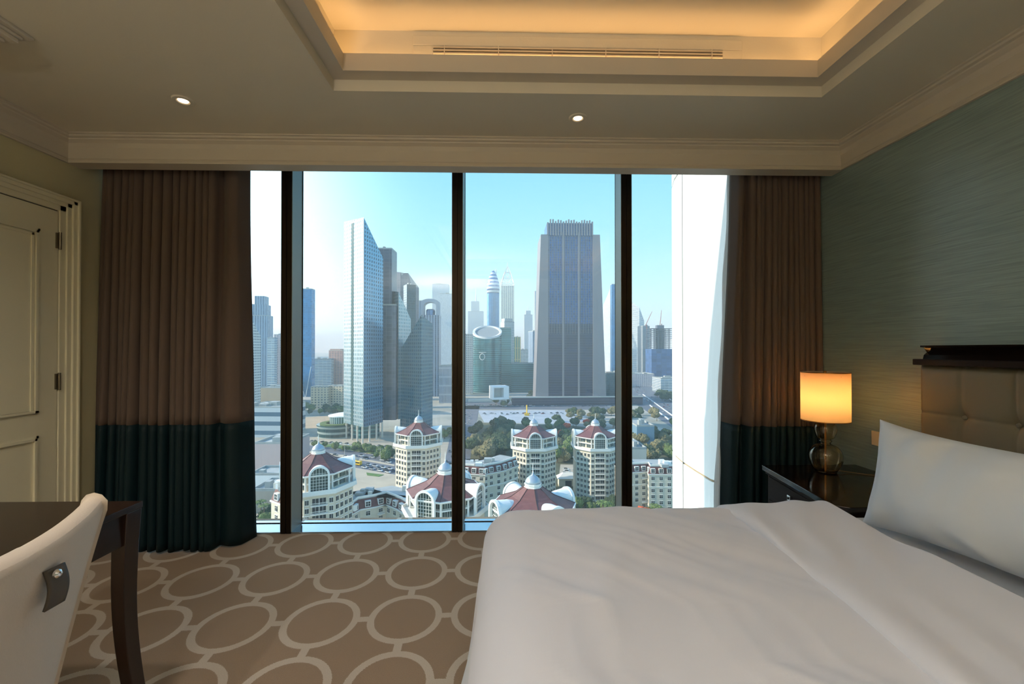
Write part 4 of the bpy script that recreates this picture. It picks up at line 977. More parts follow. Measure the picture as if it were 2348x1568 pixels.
# white open cube
Y = 650; q0, q1 = aty(1123, 900, Y), aty(1165, 900, Y); cu = thing('white_cube_pavilion', 'white open cube pavilion standing on a pillar before the oval building', 'building', ((q0.x + q1.x) / 2, Y + 12, G), R(14)); w_ = (q1.x - q0.x) / 2 * .92; za, zb3 = zt(916, Y) - G, zt(886, Y) - G
m = MB().box((-w_, -12, za), (w_, 12, za + 3)).box((-w_, -12, zb3 - 2), (w_, 12, zb3)).box((w_ - 8, -12, za + 3), (w_, 12, zb3 - 2)).box((-w_, -12, za + 3), (-w_ + 2, 12, zb3 - 2)).box((-w_ + 2, 9, za + 3), (w_ - 8, 12, zb3 - 2)); obj('cube_shell', m, whitep, cu); obj('pillar', bx((w_ - 8, -6, 0), (w_ - 2, 6, za)), whitep, cu); obj('walkway', bx((-w_ - 34, -3, za - 3), (-w_, 3, za)), conc, cu)
# fourth bay
P('white louvred tower with raked top right of the third mullion', [(1446, 1500, 690), (1466, 1470, 705), (1477, 1500, 735)], F7)
T('grey chequered tower right of the third window mullion', 1467, 1491, 748, 1150, F17, rot=18)
Y = 1050; con = T('unfinished tower with bare concrete floors and blue netting', 1494, 1547, 800, Y, facade('fac_netting', (60, 84, 120), (36, 66, 110), 12, 7, .9, .9, .6, 0), units=0, parapet=False)
w2 = (aty(1544, 780, Y).x - aty(1490, 780, Y).x) / 2; zq = zt(800, Y) - G; zq1 = zt(752, Y) - G; n_ = 10
m = MB()
cg = em('raw_concrete', (96, 100, 112))
for i in range(n_):
    z_ = zq + (zq1 - zq) * (i + 1) / n_; obj('floor_slab', bx((-w2, -18, z_ - .7), (w2, 18, z_)), cg, con)
for i in range(7):
    for y_ in (-17, 16): m = MB().box((-w2 + 1 + i * (2 * w2 - 3) / 6, y_, zq), (-w2 + 2.4 + i * (2 * w2 - 3) / 6, y_ + 1.4, zq1)); obj('bare_column', m, cg, con)
obj('core', bx((-w2 * .3, -6, zq), (w2 * .3, 6, zt(744, Y) - G)), cg, con)
def crane(u, vt_, Y, label, lean=0, base_v=800):
    p_ = aty(u, vt_, Y); t_ = thing('tower_crane', label, 'crane', (p_.x, Y, G)); zt_ = p_.z - G
    obj('mast', MB().tube([(0, 0, 0), (0, 0, zt_)], 1.0, 4), em('crane_red', (150, 90, 80)), t_); obj('jib', MB().tube([(-4, 0, zt_ - 4), (14 + lean, 0, zt_ + 34)], [1.0, .5], 4), em('crane_red', (150, 90, 80)), t_)
crane(1483, 744, 1120, 'luffing tower crane leaning over the chequered tower'); crane(1517, 742, 1080, 'short tower crane on top of the unfinished tower', lean=-14)
T('hazy block at the right edge of the fourth window pane', 1546, 1580, 778, 1400, F13, name='office_block', cat='building')
T('low white multi storey car park below the unfinished tower', 1515, 1575, 868, 860, F7, name='low_building', cat='building', dep=50)
T('low pale hall behind the highway in the fourth pane', 1446, 1500, 858, 1000, F6, name='low_building', cat='building', dep=70)
T('white flat villa roof amid trees in the fourth pane', 1440, 1482, 1030, 290, conc, name='low_building', cat='building', dep=30)
T('glass roofed pavilion amid trees in the fourth pane', 1460, 1500, 978, 380, em('panel_blue', (120, 150, 170), .3), name='low_building', cat='building', dep=40)
# hazy far city in front of the horizon
rnd = random.Random(3)
for i in range(58):
    u = rnd.uniform(560, 1580); Yf = rnd.uniform(1700, 4200); hh = rnd.uniform(8, 42) * (1.6 if rnd.random() < .15 else 1)
    b_ = aty(u, 800, Yf); w_ = rnd.uniform(18, 60); t_ = link('distant_block', None, None, (b_.x, Yf, G)); fm = rnd.choice(['pinkish', 'beige', 'white', 'pale blue']); pn_ = 'first' if u < 650 else 'second' if u < 1048 else 'third' if u < 1437 else 'fourth'
    tag(t_, f"{'slim' if w_ < 32 else 'broad' if w_ > 46 else 'boxy'} {'low' if hh < 18 else 'mid height' if hh < 30 else 'tall'} {fm} distant block on the horizon in the {pn_} pane", 'building', 'distant city blocks near the horizon')
    obj('block', MB().prism([(-w_ / 2, 0), (w_ / 2, 0), (w_ / 2, w_), (-w_ / 2, w_)], 0, hh, roof=1), [{'pinkish': F6, 'beige': F12, 'white': F5, 'pale blue': F13}[fm], roof_grey], t_)
# ---- villa towers
def octo(r, rot=math.pi / 8): return [(r * math.cos(rot + i * math.pi / 4), r * math.sin(rot + i * math.pi / 4)) for i in range(8)]
winm = MB().box((-.55, -.14, 0), (.55, .06, 1.6)); framem = MB().box((-.75, -.08, -.2), (-.55, .1, 1.8)).box((.55, -.08, -.2), (.75, .1, 1.8)).box((-.55, -.08, 1.6), (.55, .1, 1.8)).box((-.55, -.08, -.2), (.55, .1, 0))
def mk(name, mb, mts):
    me = bpy.data.meshes.new(name); me.from_pydata(mb.v, [], mb.f); [me.materials.append(q) for q in mts]; me.polygons.foreach_set('material_index', mb.mi); me.update(); return me
wm_ = MB(); wm_.box((-.6, -.12, 0), (.6, .06, 1.7)); wm_.cur = 1; wm_.box((-.8, -.2, -.25), (.8, .0, 0)).box((-.8, -.16, 1.7), (.8, 0, 1.95)).box((-.04, -.16, 0), (.04, -.1, 1.7))
WME = mk('window', wm_, [wing, vwhite])
bm_ = MB(); bm_.cur = 1; bm_.box((-2.9, -1.3, -.3), (2.9, 0, 0)).box((-2.9, -1.3, .85), (2.9, -1.2, 1.0))
for i in range(12): bm_.box((-2.85 + i * .515, -1.28, 0), (-2.78 + i * .515, -1.22, .9))
BME = mk('balcony', bm_, [wing, vwhite])
dm_ = MB(); dm_.box((-2.3, -.1, 0), (2.3, .05, 2.2)); dm_.cur = 1; dm_.box((-.12, -.16, 0), (.12, -.05, 2.2)).box((-1.3, -.16, 0), (-1.2, -.05, 2.2)).box((1.2, -.16, 0), (1.3, -.05, 2.2))
DME = mk('balcony_door', dm_, [wing, vwhite])
def place(me, name, parent, p, ang):
    o = bpy.data.objects.new(name, me); C.objects.link(o); o.parent = parent; o.location = p; o.rotation_euler = (0, 0, ang); return o
HW_, EAVE, TER = 12.6, 36.5, 30.4
def villa_tower(label, u, veave, Y, rot=0, faces=(-1, 0, 1), floors=9):
    c_ = aty(u, veave, Y); t_ = thing('villa_tower', label, 'apartment tower', (c_.x, Y, c_.z - EAVE), R(rot), 'octagonal apartment towers with red roofs')
    o8 = octo
    zb0 = G - (c_.z - EAVE)
    obj('body', MB().prism(o8(13.4), zb0, TER - 1.2, roof=1), [vcream, vwhite], t_)
    m = MB()
    for z_ in (5.5, 14.5): m.prism(o8(13.7), z_, z_ + .5)
    m = MB().prism(o8(13.75), TER - 8.2, TER - 7.8); obj('string_course', m, vwhite, t_)
    obj('terrace_cornice', MB().prism(o8(13.8), TER - 1.2, TER - .6, taper=o8(14.6)).prism(o8(14.9), TER - .6, TER + .1), vwhite, t_)
    m = MB(); pp, pi = o8(14.8), o8(14.5)
    for i in range(8):
        j = (i + 1) % 8; m.prism([pp[i], pp[j], pi[j], pi[i]], TER + .1, TER + 1.0)
    obj('parapet', m, vwhite, t_)
    obj('loggia_wall', MB().prism(o8(10.6), TER + .1, EAVE), [vcream], t_)
    # loggia glazing and columns
    for i in range(8):
        a_ = math.pi / 8 + i * math.pi / 4; am_ = a_ + math.pi / 8; ap = 10.6 * math.cos(math.pi / 8)
        for s_ in (-1, 1):
            px, py = ap * math.cos(am_) - s_ * 2.1 * math.sin(am_), ap * math.sin(am_) + s_ * 2.1 * math.cos(am_)
            for z_ in (TER + .5, TER + 3.3): place(LME, 'loggia_window', t_, (px, py, z_), am_ + math.pi / 2)
        obj('column', MB().lathe([(.38, TER + .1), (.32, EAVE - .2)], (11.9 * math.cos(a_), 11.9 * math.sin(a_), 0), 8), vwhite, t_)
    obj('mid_balcony', MB().prism(o8(11.9), TER + 2.7, TER + 3.1), vwhite, t_)
    obj('eave', MB().prism(o8(12.9), EAVE - .5, EAVE - .1, taper=o8(13.4)).prism(o8(13.5), EAVE - .1, EAVE + .3), vwhite, t_)
    m = MB(); r0_, r1_, r2_ = o8(13.2), o8(6.6), o8(2.8); n0 = 0
    m.v = [(x_, y_, EAVE + .3) for x_, y_ in r0_] + [(x_, y_, EAVE + 3.0) for x_, y_ in r1_] + [(x_, y_, EAVE + 5.7) for x_, y_ in r2_]
    for q in (0, 8):
        for i in range(8): m.face([q + i, q + (i + 1) % 8, q + 8 + (i + 1) % 8, q + 8 + i])
    m.face([16 + i for i in range(8)]); m.face([7 - i for i in range(8)]); obj('roof', m, vroof, t_)
    m = MB()
    for i in range(8): m.tube([(r0_[i][0], r0_[i][1], EAVE + .32), (r1_[i][0], r1_[i][1], EAVE + 3.02), (r2_[i][0], r2_[i][1], EAVE + 5.7)], .13, 4)
    rd = obj('ridge_lines', m, em('ridge_dark', (70, 44, 42)), t_)
    cz = EAVE + 5.4
    cup = obj('cupola', MB().prism(o8(2.75), cz, cz + .5).prism(o8(2.3), cz + .5, cz + 1.1).prism(o8(2.7), cz + 1.1, cz + 1.5), vwhite, t_)
    obj('dome', MB().lathe([(2.45, cz + 1.5), (2.35, cz + 2.1), (1.8, cz + 3.0), (1.0, cz + 3.6), (.35, cz + 3.95), (.3, cz + 4.4), (0.1, cz + 4.5)], seg=24), domem, cup, smooth=True)
    obj('finial', MB().lathe([(.1, cz + 4.4), (.32, cz + 4.7), (.12, cz + 5.0), (.13, cz + 6.5), (.05, cz + 7.6)], seg=8), vwhite, cup)
    for q in range(4):
        a_ = -math.pi / 2 + q * math.pi / 2
        d_ = link('arched_dormer', ARC, t_, (0, 0, 0), a_ + math.pi / 2)
        gl_ = link('arch_glazing', AGL, d_); 
    # body windows
    for f_ in faces:
        am_ = -math.pi / 2 + f_ * math.pi / 4; ap = 13.4 * math.cos(math.pi / 8)
        for fl_ in range(floors):
            z_ = TER - 4.1 - fl_ * 3.0
            if f_ % 2 == 0:
                px, py = ap * math.cos(am_), ap * math.sin(am_)
                place(BME, 'balcony', t_, (px, py, z_ - .3), am_ + math.pi / 2); place(DME, 'balcony_door', t_, (px, py, z_ - .2), am_ + math.pi / 2); offs = (-4.1, 4.1)
            else: offs = (-3.6, -1.2, 1.2, 3.6)
            for s_ in offs: place(WME, 'window', t_, (ap * math.cos(am_) - s_ * math.sin(am_), ap * math.sin(am_) + s_ * math.cos(am_), z_), am_ + math.pi / 2)
    return t_
lm = MB(); lm.box((-1.5, -.1, 0), (1.5, .1, 2.0)); lm.cur = 1; lm.box((-.05, -.14, 0), (.05, -.05, 2)).box((-.8, -.14, 0), (-.72, -.05, 2)).box((.72, -.14, 0), (.8, -.05, 2)); LME = mk('loggia_window', lm, [vglass, vwhite])
# arched dormer: frame + barrel, front at y = -13
m = MB(); ns = 16; hw0, hw1, zs0, zs1 = 2.9, 3.6, TER + .2, EAVE + .1
def archpts(hw): return [(-hw, zs0)] + [(-hw * math.cos(math.pi * i / ns), zs1 + hw * math.sin(math.pi * i / ns)) for i in range(ns + 1)] + [(hw, zs0)]
po, pi_ = archpts(hw1), archpts(hw0); n = len(po)
for yy in (-13.4, -12.5):
    m.v += [(x_, yy, z_) for x_, z_ in po] + [(x_, yy, z_) for x_, z_ in pi_]
for i in range(n - 1):
    m.face([i, n + i, n + i + 1, i + 1]); m.face([2 * n + i, 2 * n + i + 1, 3 * n + i + 1, 3 * n + i])
    m.face([i, i + 1, 2 * n + i + 1, 2 * n + i]); m.face([n + i, 3 * n + i, 3 * n + i + 1, n + i + 1])
b0 = len(m.v)
for yy, hh in ((-12.6, 3.25), (-8.6, 2.9), (-4.8, 2.0)):
    m.v += [(-hh * math.cos(math.pi * i / ns), yy, zs1 + .1 + hh * math.sin(math.pi * i / ns) * (1.0 if yy < -8 else .95)) for i in range(ns + 1)]
for q in range(2):
    for i in range(ns): m.face([b0 + q * (ns + 1) + i, b0 + q * (ns + 1) + i + 1, b0 + (q + 1) * (ns + 1) + i + 1, b0 + (q + 1) * (ns + 1) + i])
ARC = mk('arched_dormer', m, [vwhite])
m = MB(); m.v = [(x_ * 1.0, -12.2, z_) for x_, z_ in pi_]; m.face(list(range(n))[::-1]); m.cur = 1
for i in (-2, -1, 0, 1, 2): m.box((i * 1.0 - .06, -12.32, zs0), (i * 1.0 + .06, -12.2, zs1 + math.sqrt(max(0, hw0 ** 2 - i * i)) - .1))
for i in range(6): m.box((-hw0 + .05, -12.32, zs0 + 1.1 + i * 1.1), (hw0 - .05, -12.2, zs0 + 1.2 + i * 1.1))
AGL = mk('arch_glazing', m, [vglass, vwhite])
villa_tower('red roofed octagonal apartment tower nearest the first mullion, left of all', 730, 1072, 173, 24, floors=9)
villa_tower('red roofed octagonal apartment tower beside the bus road and middle mullion', 960, 990, 256, 5)
villa_tower('red roofed octagonal apartment tower left of the two in the third pane', 1224, 997, 258, 0)
villa_tower('red roofed octagonal apartment tower touching the third window mullion', 1365, 997, 258, 0)
villa_tower('closest red roofed octagonal tower, its roof just above the bed', 1222, 1158, 134, 27, floors=4)
villa_tower('big red roofed octagonal tower crossing the foot of the middle mullion', 1021, 1123, 150, -22, floors=6)
# ---- mansard blocks
dmm = MB(); dmm.cur = 1; dmm.box((-1.15, -.35, 0), (1.15, 1.6, .25)).box((-1.15, -.35, 2.1), (1.15, 2.4, 2.4)).box((-1.15, -.35, .25), (-.9, 2.0, 2.1)).box((.9, -.35, .25), (1.15, 2.0, 2.1)); dmm.cur = 0; dmm.box((-.9, -.2, .25), (.9, 1.8, 2.1)); dmm.cur = 1; dmm.box((-.05, -.27, .25), (.05, -.2, 2.1)).box((-.9, -.27, 1.15), (.9, -.2, 1.25))
DRM = mk('dormer', dmm, [wing, vwhite])
w2m = MB(); w2m.box((-.75, -.1, 0), (.75, .05, 1.7)); w2m.cur = 1; w2m.box((-.95, -.16, -.2), (.95, .0, 0)).box((-.95, -.14, 1.7), (.95, 0, 1.9)).box((-.05, -.14, 0), (.05, -.08, 1.7)).box((-.75, -.14, 1.1), (.75, -.08, 1.18)); W2M = mk('window', w2m, [wing, vwhite])
def mansard(label, pts, h, dep=14, seed=0, floors=6):
    q = [aty(u, 1100, Y) for u, Y in pts]; c_ = Vector((sum(p.x for p in q) / len(q), sum(p.y for p in q) / len(q), G)); rnd = random.Random(seed)
    t_ = thing('mansard_block', label, 'apartment building', c_, 0, 'mansard roofed apartment blocks')
    q = [Vector((p.x - c_.x, p.y - c_.y, 0)) for p in q]
    def off(d):
        out = []
        for i, p in enumerate(q):
            a_ = (q[i] - q[i - 1]).normalized() if i > 0 else None; b_ = (q[i + 1] - q[i]).normalized() if i < len(q) - 1 else None
            t2 = ((a_ or b_) + (b_ or a_)).normalized(); nn = Vector((-t2.y, t2.x, 0)); out.append(p + nn * d)
        return out
    def foot(d0, d1, e=0):
        A, B = off(d0), off(d1); return [(p.x, p.y) for p in A] + [(p.x, p.y) for p in B[::-1]]
    obj('wall', MB().prism(foot(0, dep), 0, h), vcream, t_)
    obj('cornice', MB().prism(foot(-.5, dep + .5), h, h + .5), vwhite, t_)
    obj('mansard_roof', MB().prism(foot(-.1, dep + .1), h + .5, h + 4.0, taper=foot(1.5, dep - 1.5)), vdark, t_)
    obj('roof_deck', MB().prism(foot(1.3, dep - 1.3), h + 4.0, h + 4.4), roof_grey, t_)
    m = MB(); A, B = off(1.2), off(1.6)
    for i in range(len(q) - 1): m.prism([(A[i].x, A[i].y), (A[i + 1].x, A[i + 1].y), (B[i + 1].x, B[i + 1].y), (B[i].x, B[i].y)], h + 4.4, h + 5.2)
    obj('parapet', m, vwhite, t_)
    obj('string_course', MB().prism(foot(-.2, dep + .2), h - 6.4, h - 6.0), vwhite, t_)
    for i in range(len(q) - 1):
        a_, b_ = q[i], q[i + 1]; L_ = (b_ - a_).length; n_ = max(1, int(L_ / 3.6)); ang = math.atan2(b_.y - a_.y, b_.x - a_.x)
        for j in range(n_):
            p = a_ + (b_ - a_) * ((j + .5) / n_)
            if i * n_ + j < 40: place(DRM, 'dormer', t_, (p.x - math.sin(ang) * .1, p.y + math.cos(ang) * .1, h + .9), ang)
            for f_ in range(floors):
                if f_ and rnd.random() < .06: continue
                place(W2M, 'window', t_, (p.x, p.y, h - 2.6 - f_ * 3.1), ang)
                if rnd.random() < .12: place(BME, 'balcony', t_, (p.x, p.y, h - 2.9 - f_ * 3.1), ang).scale = (.5, .8, 1)
    for i in range(7):
        k_ = rnd.randrange(len(q) - 1); p = q[k_] + (q[k_ + 1] - q[k_]) * rnd.random(); t2 = (q[k_ + 1] - q[k_]).normalized(); p = p + Vector((-t2.y, t2.x, 0)) * rnd.uniform(3.5, dep - 4)
        s_ = rnd.uniform(.7, 2.2); hh = rnd.uniform(1, 2.6); obj('roof_unit', bx((p.x - s_, p.y - s_, h + 4.4), (p.x + s_, p.y + s_, h + 4.4 + hh)), rnd.choice([whitep, roof_grey, conc]), t_)
    return t_
mansard('curved cream block with dark red mansard roof left of the third pane tower', [(1040, 226), (1078, 224), (1112, 222), (1118, 224), (1152, 229), (1188, 240)], 21.5, seed=1)
mansard('cream block with dark red mansard roof behind the bed in the fourth pane', [(1436, 226), (1484, 228), (1488, 223), (1600, 222)], 21, seed=2)
mansard('stepped cream block with dark red roof between the two left towers', [(786, 186), (808, 173), (826, 178), (862, 181), (884, 184), (912, 178), (938, 170)], 20.5, seed=3, dep=13)
mansard('small cream block with red dormers right of the bus road tower', [(1000, 214), (1020, 208), (1045, 206)], 22.5, seed=4, dep=12)
mansard('narrow cream wing with terrace glimpsed left of the first mullion', [(622, 150), (646, 146)], 34, seed=5, dep=5, floors=9)
# ---- trees
def crown_mesh(name, seed, mt, squash=.85, nblob=9):
    rnd = random.Random(seed); bm = bmesh.new()
    for i in range(nblob):
        a_ = rnd.uniform(0, 6.28); r_ = rnd.uniform(0, .62) if i else 0; s_ = rnd.uniform(.34, .55)
        M_ = Matrix.Translation((r_ * math.cos(a_), r_ * math.sin(a_), .95 + rnd.uniform(-.25, .4) * (1 - r_) )) @ Matrix.Scale(s_, 4)
        bmesh.ops.create_icosphere(bm, subdivisions=3, radius=1, matrix=M_)
    for v in bm.verts:
        n_ = noise.noise(v.co * 5.0 + Vector((seed, 0, 0))); n2 = noise.noise(v.co * 13.0 + Vector((0, seed, 0))); n3 = noise.noise_vector(v.co * 22.0)
        v.co += v.co.normalized() * (n_ * .18 + n2 * .20) + n3 * .07; v.co.z = (v.co.z - .9) * squash + .9
    me = bpy.data.meshes.new(name); bm.to_mesh(me); bm.free(); me.materials.append(mt); return me
TR = mk('trunk', MB().tube([(0, 0, 0), (.03, 0, .4), (0, .02, .8)], [.07, .05, .03], 6), [bark])
CR = {}
for k_, mt in (('d', leafd), ('m', leafm), ('o', leafo), ('r', leafr)):
    CR[k_] = [crown_mesh('crown', 11 * i + len(k_) + ord(k_), mt, .85 if i else 1.0) for i in range(3)]
NAMES = {'d': ('broadleaf_tree', 'dark green'), 'm': ('broadleaf_tree', 'fresh green'), 'o': ('olive_tree', 'dusty olive'), 'r': ('flame_tree', 'orange leaved')}
def spotname(fx, fy):
    a_ = ('far left', 'left', 'centre', 'right', 'far right')[min(4, int(fx * 5))]; b_ = ('back', 'middle', 'front')[min(2, int(fy * 3))]
    return f'{a_} {b_}'
def tree(u, v, k_, h, where, rnd, on=None):
    p = gp(u, v); nm, cl_ = NAMES[k_]; t_ = link(nm, None, None, (p.x, p.y, G), rnd.uniform(0, 6.28)); s_ = h / 1.6; t_.scale = (s_ * rnd.uniform(.85, 1.15), s_ * rnd.uniform(.85, 1.15), s_)
    tag(t_, f'{cl_} tree {on + chr(32) if on else str()}{where}', 'tree', f'trees {where}'); link('trunk', TR, t_); link('crown', rnd.choice(CR[k_]), t_); return t_
rnd = random.Random(21)
def grove(poly_, n, kinds, h0, h1, where):
    xs = [p[0] for p in poly_]; ys = [p[1] for p in poly_]; c_ = 0; tries = 0
    while c_ < n and tries < n * 30:
        tries += 1; u, v = rnd.uniform(min(xs), max(xs)), rnd.uniform(min(ys), max(ys)); ins = False; j = len(poly_) - 1
        for i in range(len(poly_)):
            if (ys[i] > v) != (ys[j] > v) and u < (xs[j] - xs[i]) * (v - ys[i]) / (ys[j] - ys[i]) + xs[i]: ins = not ins
            j = i
        if ins: tree(u, v, rnd.choice(kinds), rnd.uniform(h0, h1), where, rnd, spotname((u - min(xs)) / (max(xs) - min(xs)), (v - min(ys)) / (max(ys) - min(ys)))); c_ += 1
grove([(722, 1022), (905, 1036), (900, 1052), (790, 1036), (722, 1030)], 30, 'mmd', 4, 7, 'lining the road below the slanted tower')
grove([(850, 1050), (905, 1052), (890, 1062), (860, 1060)], 7, 'm', 5, 8, 'on the green bank before the slanted tower')
grove([(1090, 985), (1170, 975), (1175, 1040), (1120, 1062), (1080, 1050)], 40, 'ddoo', 9, 14, 'in the park left of the third pane tower')
grove([(1165, 965), (1300, 968), (1320, 1000), (1310, 1050), (1275, 1050), (1180, 1000)], 26, 'ddm', 7, 11, 'in the park between the pair of towers')
grove([(1275, 1025), (1320, 1025), (1320, 1062), (1275, 1062)], 12, 'dom', 8, 12, 'in the gap between the pair of towers')
grove([(1300, 950), (1420, 946), (1420, 990), (1310, 985)], 26, 'ddo', 8, 12, 'in the park behind the tower by the third mullion')
grove([(1448, 950), (1520, 955), (1600, 1000), (1600, 1060), (1448, 1065)], 46, 'ddmo', 9, 13, 'in the park of the fourth pane')
grove([(1502, 905), (1600, 905), (1600, 925), (1505, 922)], 26, 'd', 9, 13, 'beside the highway in the fourth pane')
grove([(1130, 925), (1225, 905), (1225, 925), (1160, 938)], 12, 'd', 7, 11, 'beside the white cube pavilion')
grove([(692, 940), (790, 940), (790, 950), (692, 952)], 18, 'dm', 7, 11, 'in front of the beige office block')
grove([(1000, 1000), (1045, 990), (1045, 1000), (1010, 1012)], 6, 'om', 6, 9, 'beside the street by the middle mullion')
grove([(1300, 1165), (1420, 1160), (1420, 1200), (1300, 1200)], 9, 'dm', 5, 8, 'in the garden just above the bed edge')
grove([(1450, 1180), (1600, 1175), (1600, 1215), (1450, 1215)], 8, 'dm', 4, 6, 'in the garden at the foot of the right block')
grove([(572, 1170), (630, 1165), (630, 1210), (572, 1212)], 7, 'dm', 5, 8, 'in the yard beside the left curtain')
grove([(1060, 1140), (1110, 1130), (1120, 1200), (1080, 1220)], 10, 'dm', 4, 7, 'in the courtyard right of the middle mullion')
for u, v, w_ in ((1345, 975, 'just left of the cupola by the third mullion'), (1300, 985, 'between the two cupolas'), (1408, 978, 'touching the third mullion'), (1290, 1005, 'right of the left cupola'), (1478, 1005, 'in the park of the fourth pane')): tree(u, v, 'r', 8, w_, rnd)
t_ = tree(1478, 1200, 'r', 9, 'x', rnd); tag(t_, 'orange leaved tree before the right mansard block, just above the bed', 'tree', 'x'); del t_['group']
# palms
fr_ = MB()
for i in range(14):
    a_ = i * 2 * math.pi / 14; ln = 2.6
    pts = [(0, 0, 0)] + [(ln * t__ * math.cos(a_), ln * t__ * math.sin(a_), .9 * math.sin(t__ * 2.6) - .5 * t__ * t__ + .1 * (i % 3)) for t__ in (.25, .5, .75, 1)]
    n0 = len(fr_.v)
    for j, p in enumerate(pts):
        w_ = (.1, .42, .5, .36, .05)[j]; fr_.v += [(p[0] - w_ * math.sin(a_), p[1] + w_ * math.cos(a_), p[2] - .22 * w_), p, (p[0] + w_ * math.sin(a_), p[1] - w_ * math.cos(a_), p[2] - .22 * w_)]
    for j in range(4):
        b_ = n0 + 3 * j; fr_.face([b_, b_ + 1, b_ + 4, b_ + 3]); fr_.face([b_ + 1, b_ + 2, b_ + 5, b_ + 4])
FRM = mk('fronds', fr_, [leafm]); PTR = mk('palm_trunk', MB().tube([(0, 0, 0), (.1, 0, 3), (0, .1, 7)], [.28, .22, .2], 8), [bark])
def palm(u, v, s_, label, grp=None):
    p = gp(u, v); t_ = thing('palm_tree', label, 'tree', (p.x, p.y, G), u, grp); t_.scale = (s_,) * 3; link('palm_trunk', PTR, t_); link('fronds', FRM, t_, (0, .1, 7)); return t_
palm(1383, 1205, 1.5, 'tall palm tree at the foot of the tower by the third mullion')
for u, v in ((585, 1195), (598, 1190), (606, 1200)): palm(u, v, 1.2, 'palm tree in the yard beside the left curtain', 'palms in the yard beside the left curtain')
for u, v in ((1500, 1196), (1508, 1200)): palm(u, v, 1.1, 'grey green palm beside the orange tree in the fourth pane', 'palms beside the orange tree')
# ---- cars and bus
def carmesh(nm, col):
    m = MB(); prf = [(-2.2, .35), (-2.2, .85), (-1.9, .98), (1.2, 1.0), (2.1, .8), (2.2, .4)]
    n = len(prf); m.v = [(x_, -.88, z_) for x_, z_ in prf] + [(x_, .88, z_) for x_, z_ in prf]
    for i in range(n): m.face([i, (i + 1) % n, n + (i + 1) % n, n + i])
    m.face(list(range(n))[::-1]); m.face(list(range(n, 2 * n))); return mk(nm, m, [mat('car_paint_' + nm, lin(col), .3, .2)])
cab = MB(); n0 = 0; cp = [(-1.8, .96), (-1.3, 1.42), (.3, 1.45), (1.1, .98)]; cab.v = [(x_, -.78, z_) for x_, z_ in cp] + [(x_, .78, z_) for x_, z_ in cp]
for i in range(4): cab.face([i, (i + 1) % 4, 4 + (i + 1) % 4, 4 + i])
cab.face([3, 2, 1, 0]); cab.face([4, 5, 6, 7]); CAB = mk('cabin', cab, [wing])
whl = MB()
for x_ in (-1.35, 1.35):
    for y_ in (-.8, .8):
        n0 = len(whl.v); whl.v += [(x_ + .34 * math.cos(a * math.pi / 5), y_ - .12, .34 + .34 * math.sin(a * math.pi / 5)) for a in range(10)] + [(x_ + .34 * math.cos(a * math.pi / 5), y_ + .12, .34 + .34 * math.sin(a * math.pi / 5)) for a in range(10)]
        for a in range(10): whl.face([n0 + a, n0 + (a + 1) % 10, n0 + 10 + (a + 1) % 10, n0 + 10 + a])
        whl.face([n0 + a for a in range(10)]); whl.face([n0 + 19 - a for a in range(10)])
WHL = [mk('wheel', (lambda mb: (setattr(mb, 'v', whl.v[i * 20:(i + 1) * 20]), setattr(mb, 'f', [[q - i * 20 for q in f] for f in whl.f[i * 12:(i + 1) * 12]]), setattr(mb, 'mi', [0] * 12), mb)[-1])(MB()), [blackm]) for i in range(4)]
CC = {'white': (236, 236, 234), 'silver': (170, 174, 178), 'black': (28, 30, 34), 'red': (150, 40, 32), 'blue': (50, 72, 110), 'grey': (96, 100, 104)}
CM = {k_: carmesh('car_body', v_) for k_, v_ in CC.items()}
for k_, me in CM.items(): me.materials[0] = mat('paint_' + k_, lin(CC[k_]), .3, .2)
def cars(a_, b_, n, lanes, where, jit=.6, lw_=3.4, seed=0, wheels=False):
    r_ = random.Random(seed); A, B = gp(*a_), gp(*b_); L_ = (B - A).length; d_ = (B - A).normalized(); pn = Vector((-d_.y, d_.x, 0)); used = []
    for i in range(n):
        for tr in range(12):
            s_ = r_.uniform(0, L_); ln = r_.randrange(lanes)
            if all(abs(s_ - x_) > 6.5 or ln != l2 for x_, l2 in used): break
        else: continue
        used.append((s_, ln)); p = A + d_ * s_ + pn * (ln - (lanes - 1) / 2) * lw_; c_ = r_.choice(['white'] * 5 + ['silver'] * 3 + ['black', 'red', 'blue', 'grey', 'grey'])
        t_ = link('car', None, None, (p.x, p.y, G + .16), math.atan2(d_.y, d_.x) + (math.pi if ln % 2 else 0)); fr = int(s_ / L_ * 7.99); tag(t_, f"{c_} car {('in the first', 'in the second', 'in the third', 'in the fourth', 'in the fifth', 'in the sixth', 'in the seventh', 'in the last')[fr]} stretch {(('near lane ', 'inner lane ', 'middle lane ', 'outer lane ') * 2)[ln] if lanes > 2 else ''}{where}", 'car', f'cars {where}')
        link('car_body', CM[c_], t_); link('cabin', CAB, t_)
        if wheels:
            for w_ in WHL: link('wheel', w_, t_)
cars((835, 1069), (905, 1083), 22, 3, 'queueing behind the yellow bus', seed=1, wheels=True)
cars((765, 1041), (905, 1060), 10, 3, 'on the far carriageway of the bus road', seed=2, wheels=True)
cars((700, 1013), (900, 1027), 24, 2, 'parked at the foot of the slanted tower', seed=3)
cars((1034, 1075), (1072, 945), 44, 4, 'on the street right of the middle mullion', seed=4)
cars((1050, 930), (1420, 932), 40, 3, 'on the cross road below the massive tower', seed=5)
cars((1110, 950), (1320, 948), 30, 4, 'on the pale parking lot', seed=6)
cars((1435, 875), (1600, 990), 70, 8, 'on the highway in the fourth pane', seed=7)
cars((1292, 1082), (1320, 1084), 12, 3, 'in the court between the pair of towers', lw_=5, seed=8)
cars((560, 1022), (650, 1030), 6, 2, 'on the road left of the first mullion', seed=9)
A, B = gp(798, 1063), gp(830, 1068); d_ = (B - A).normalized()
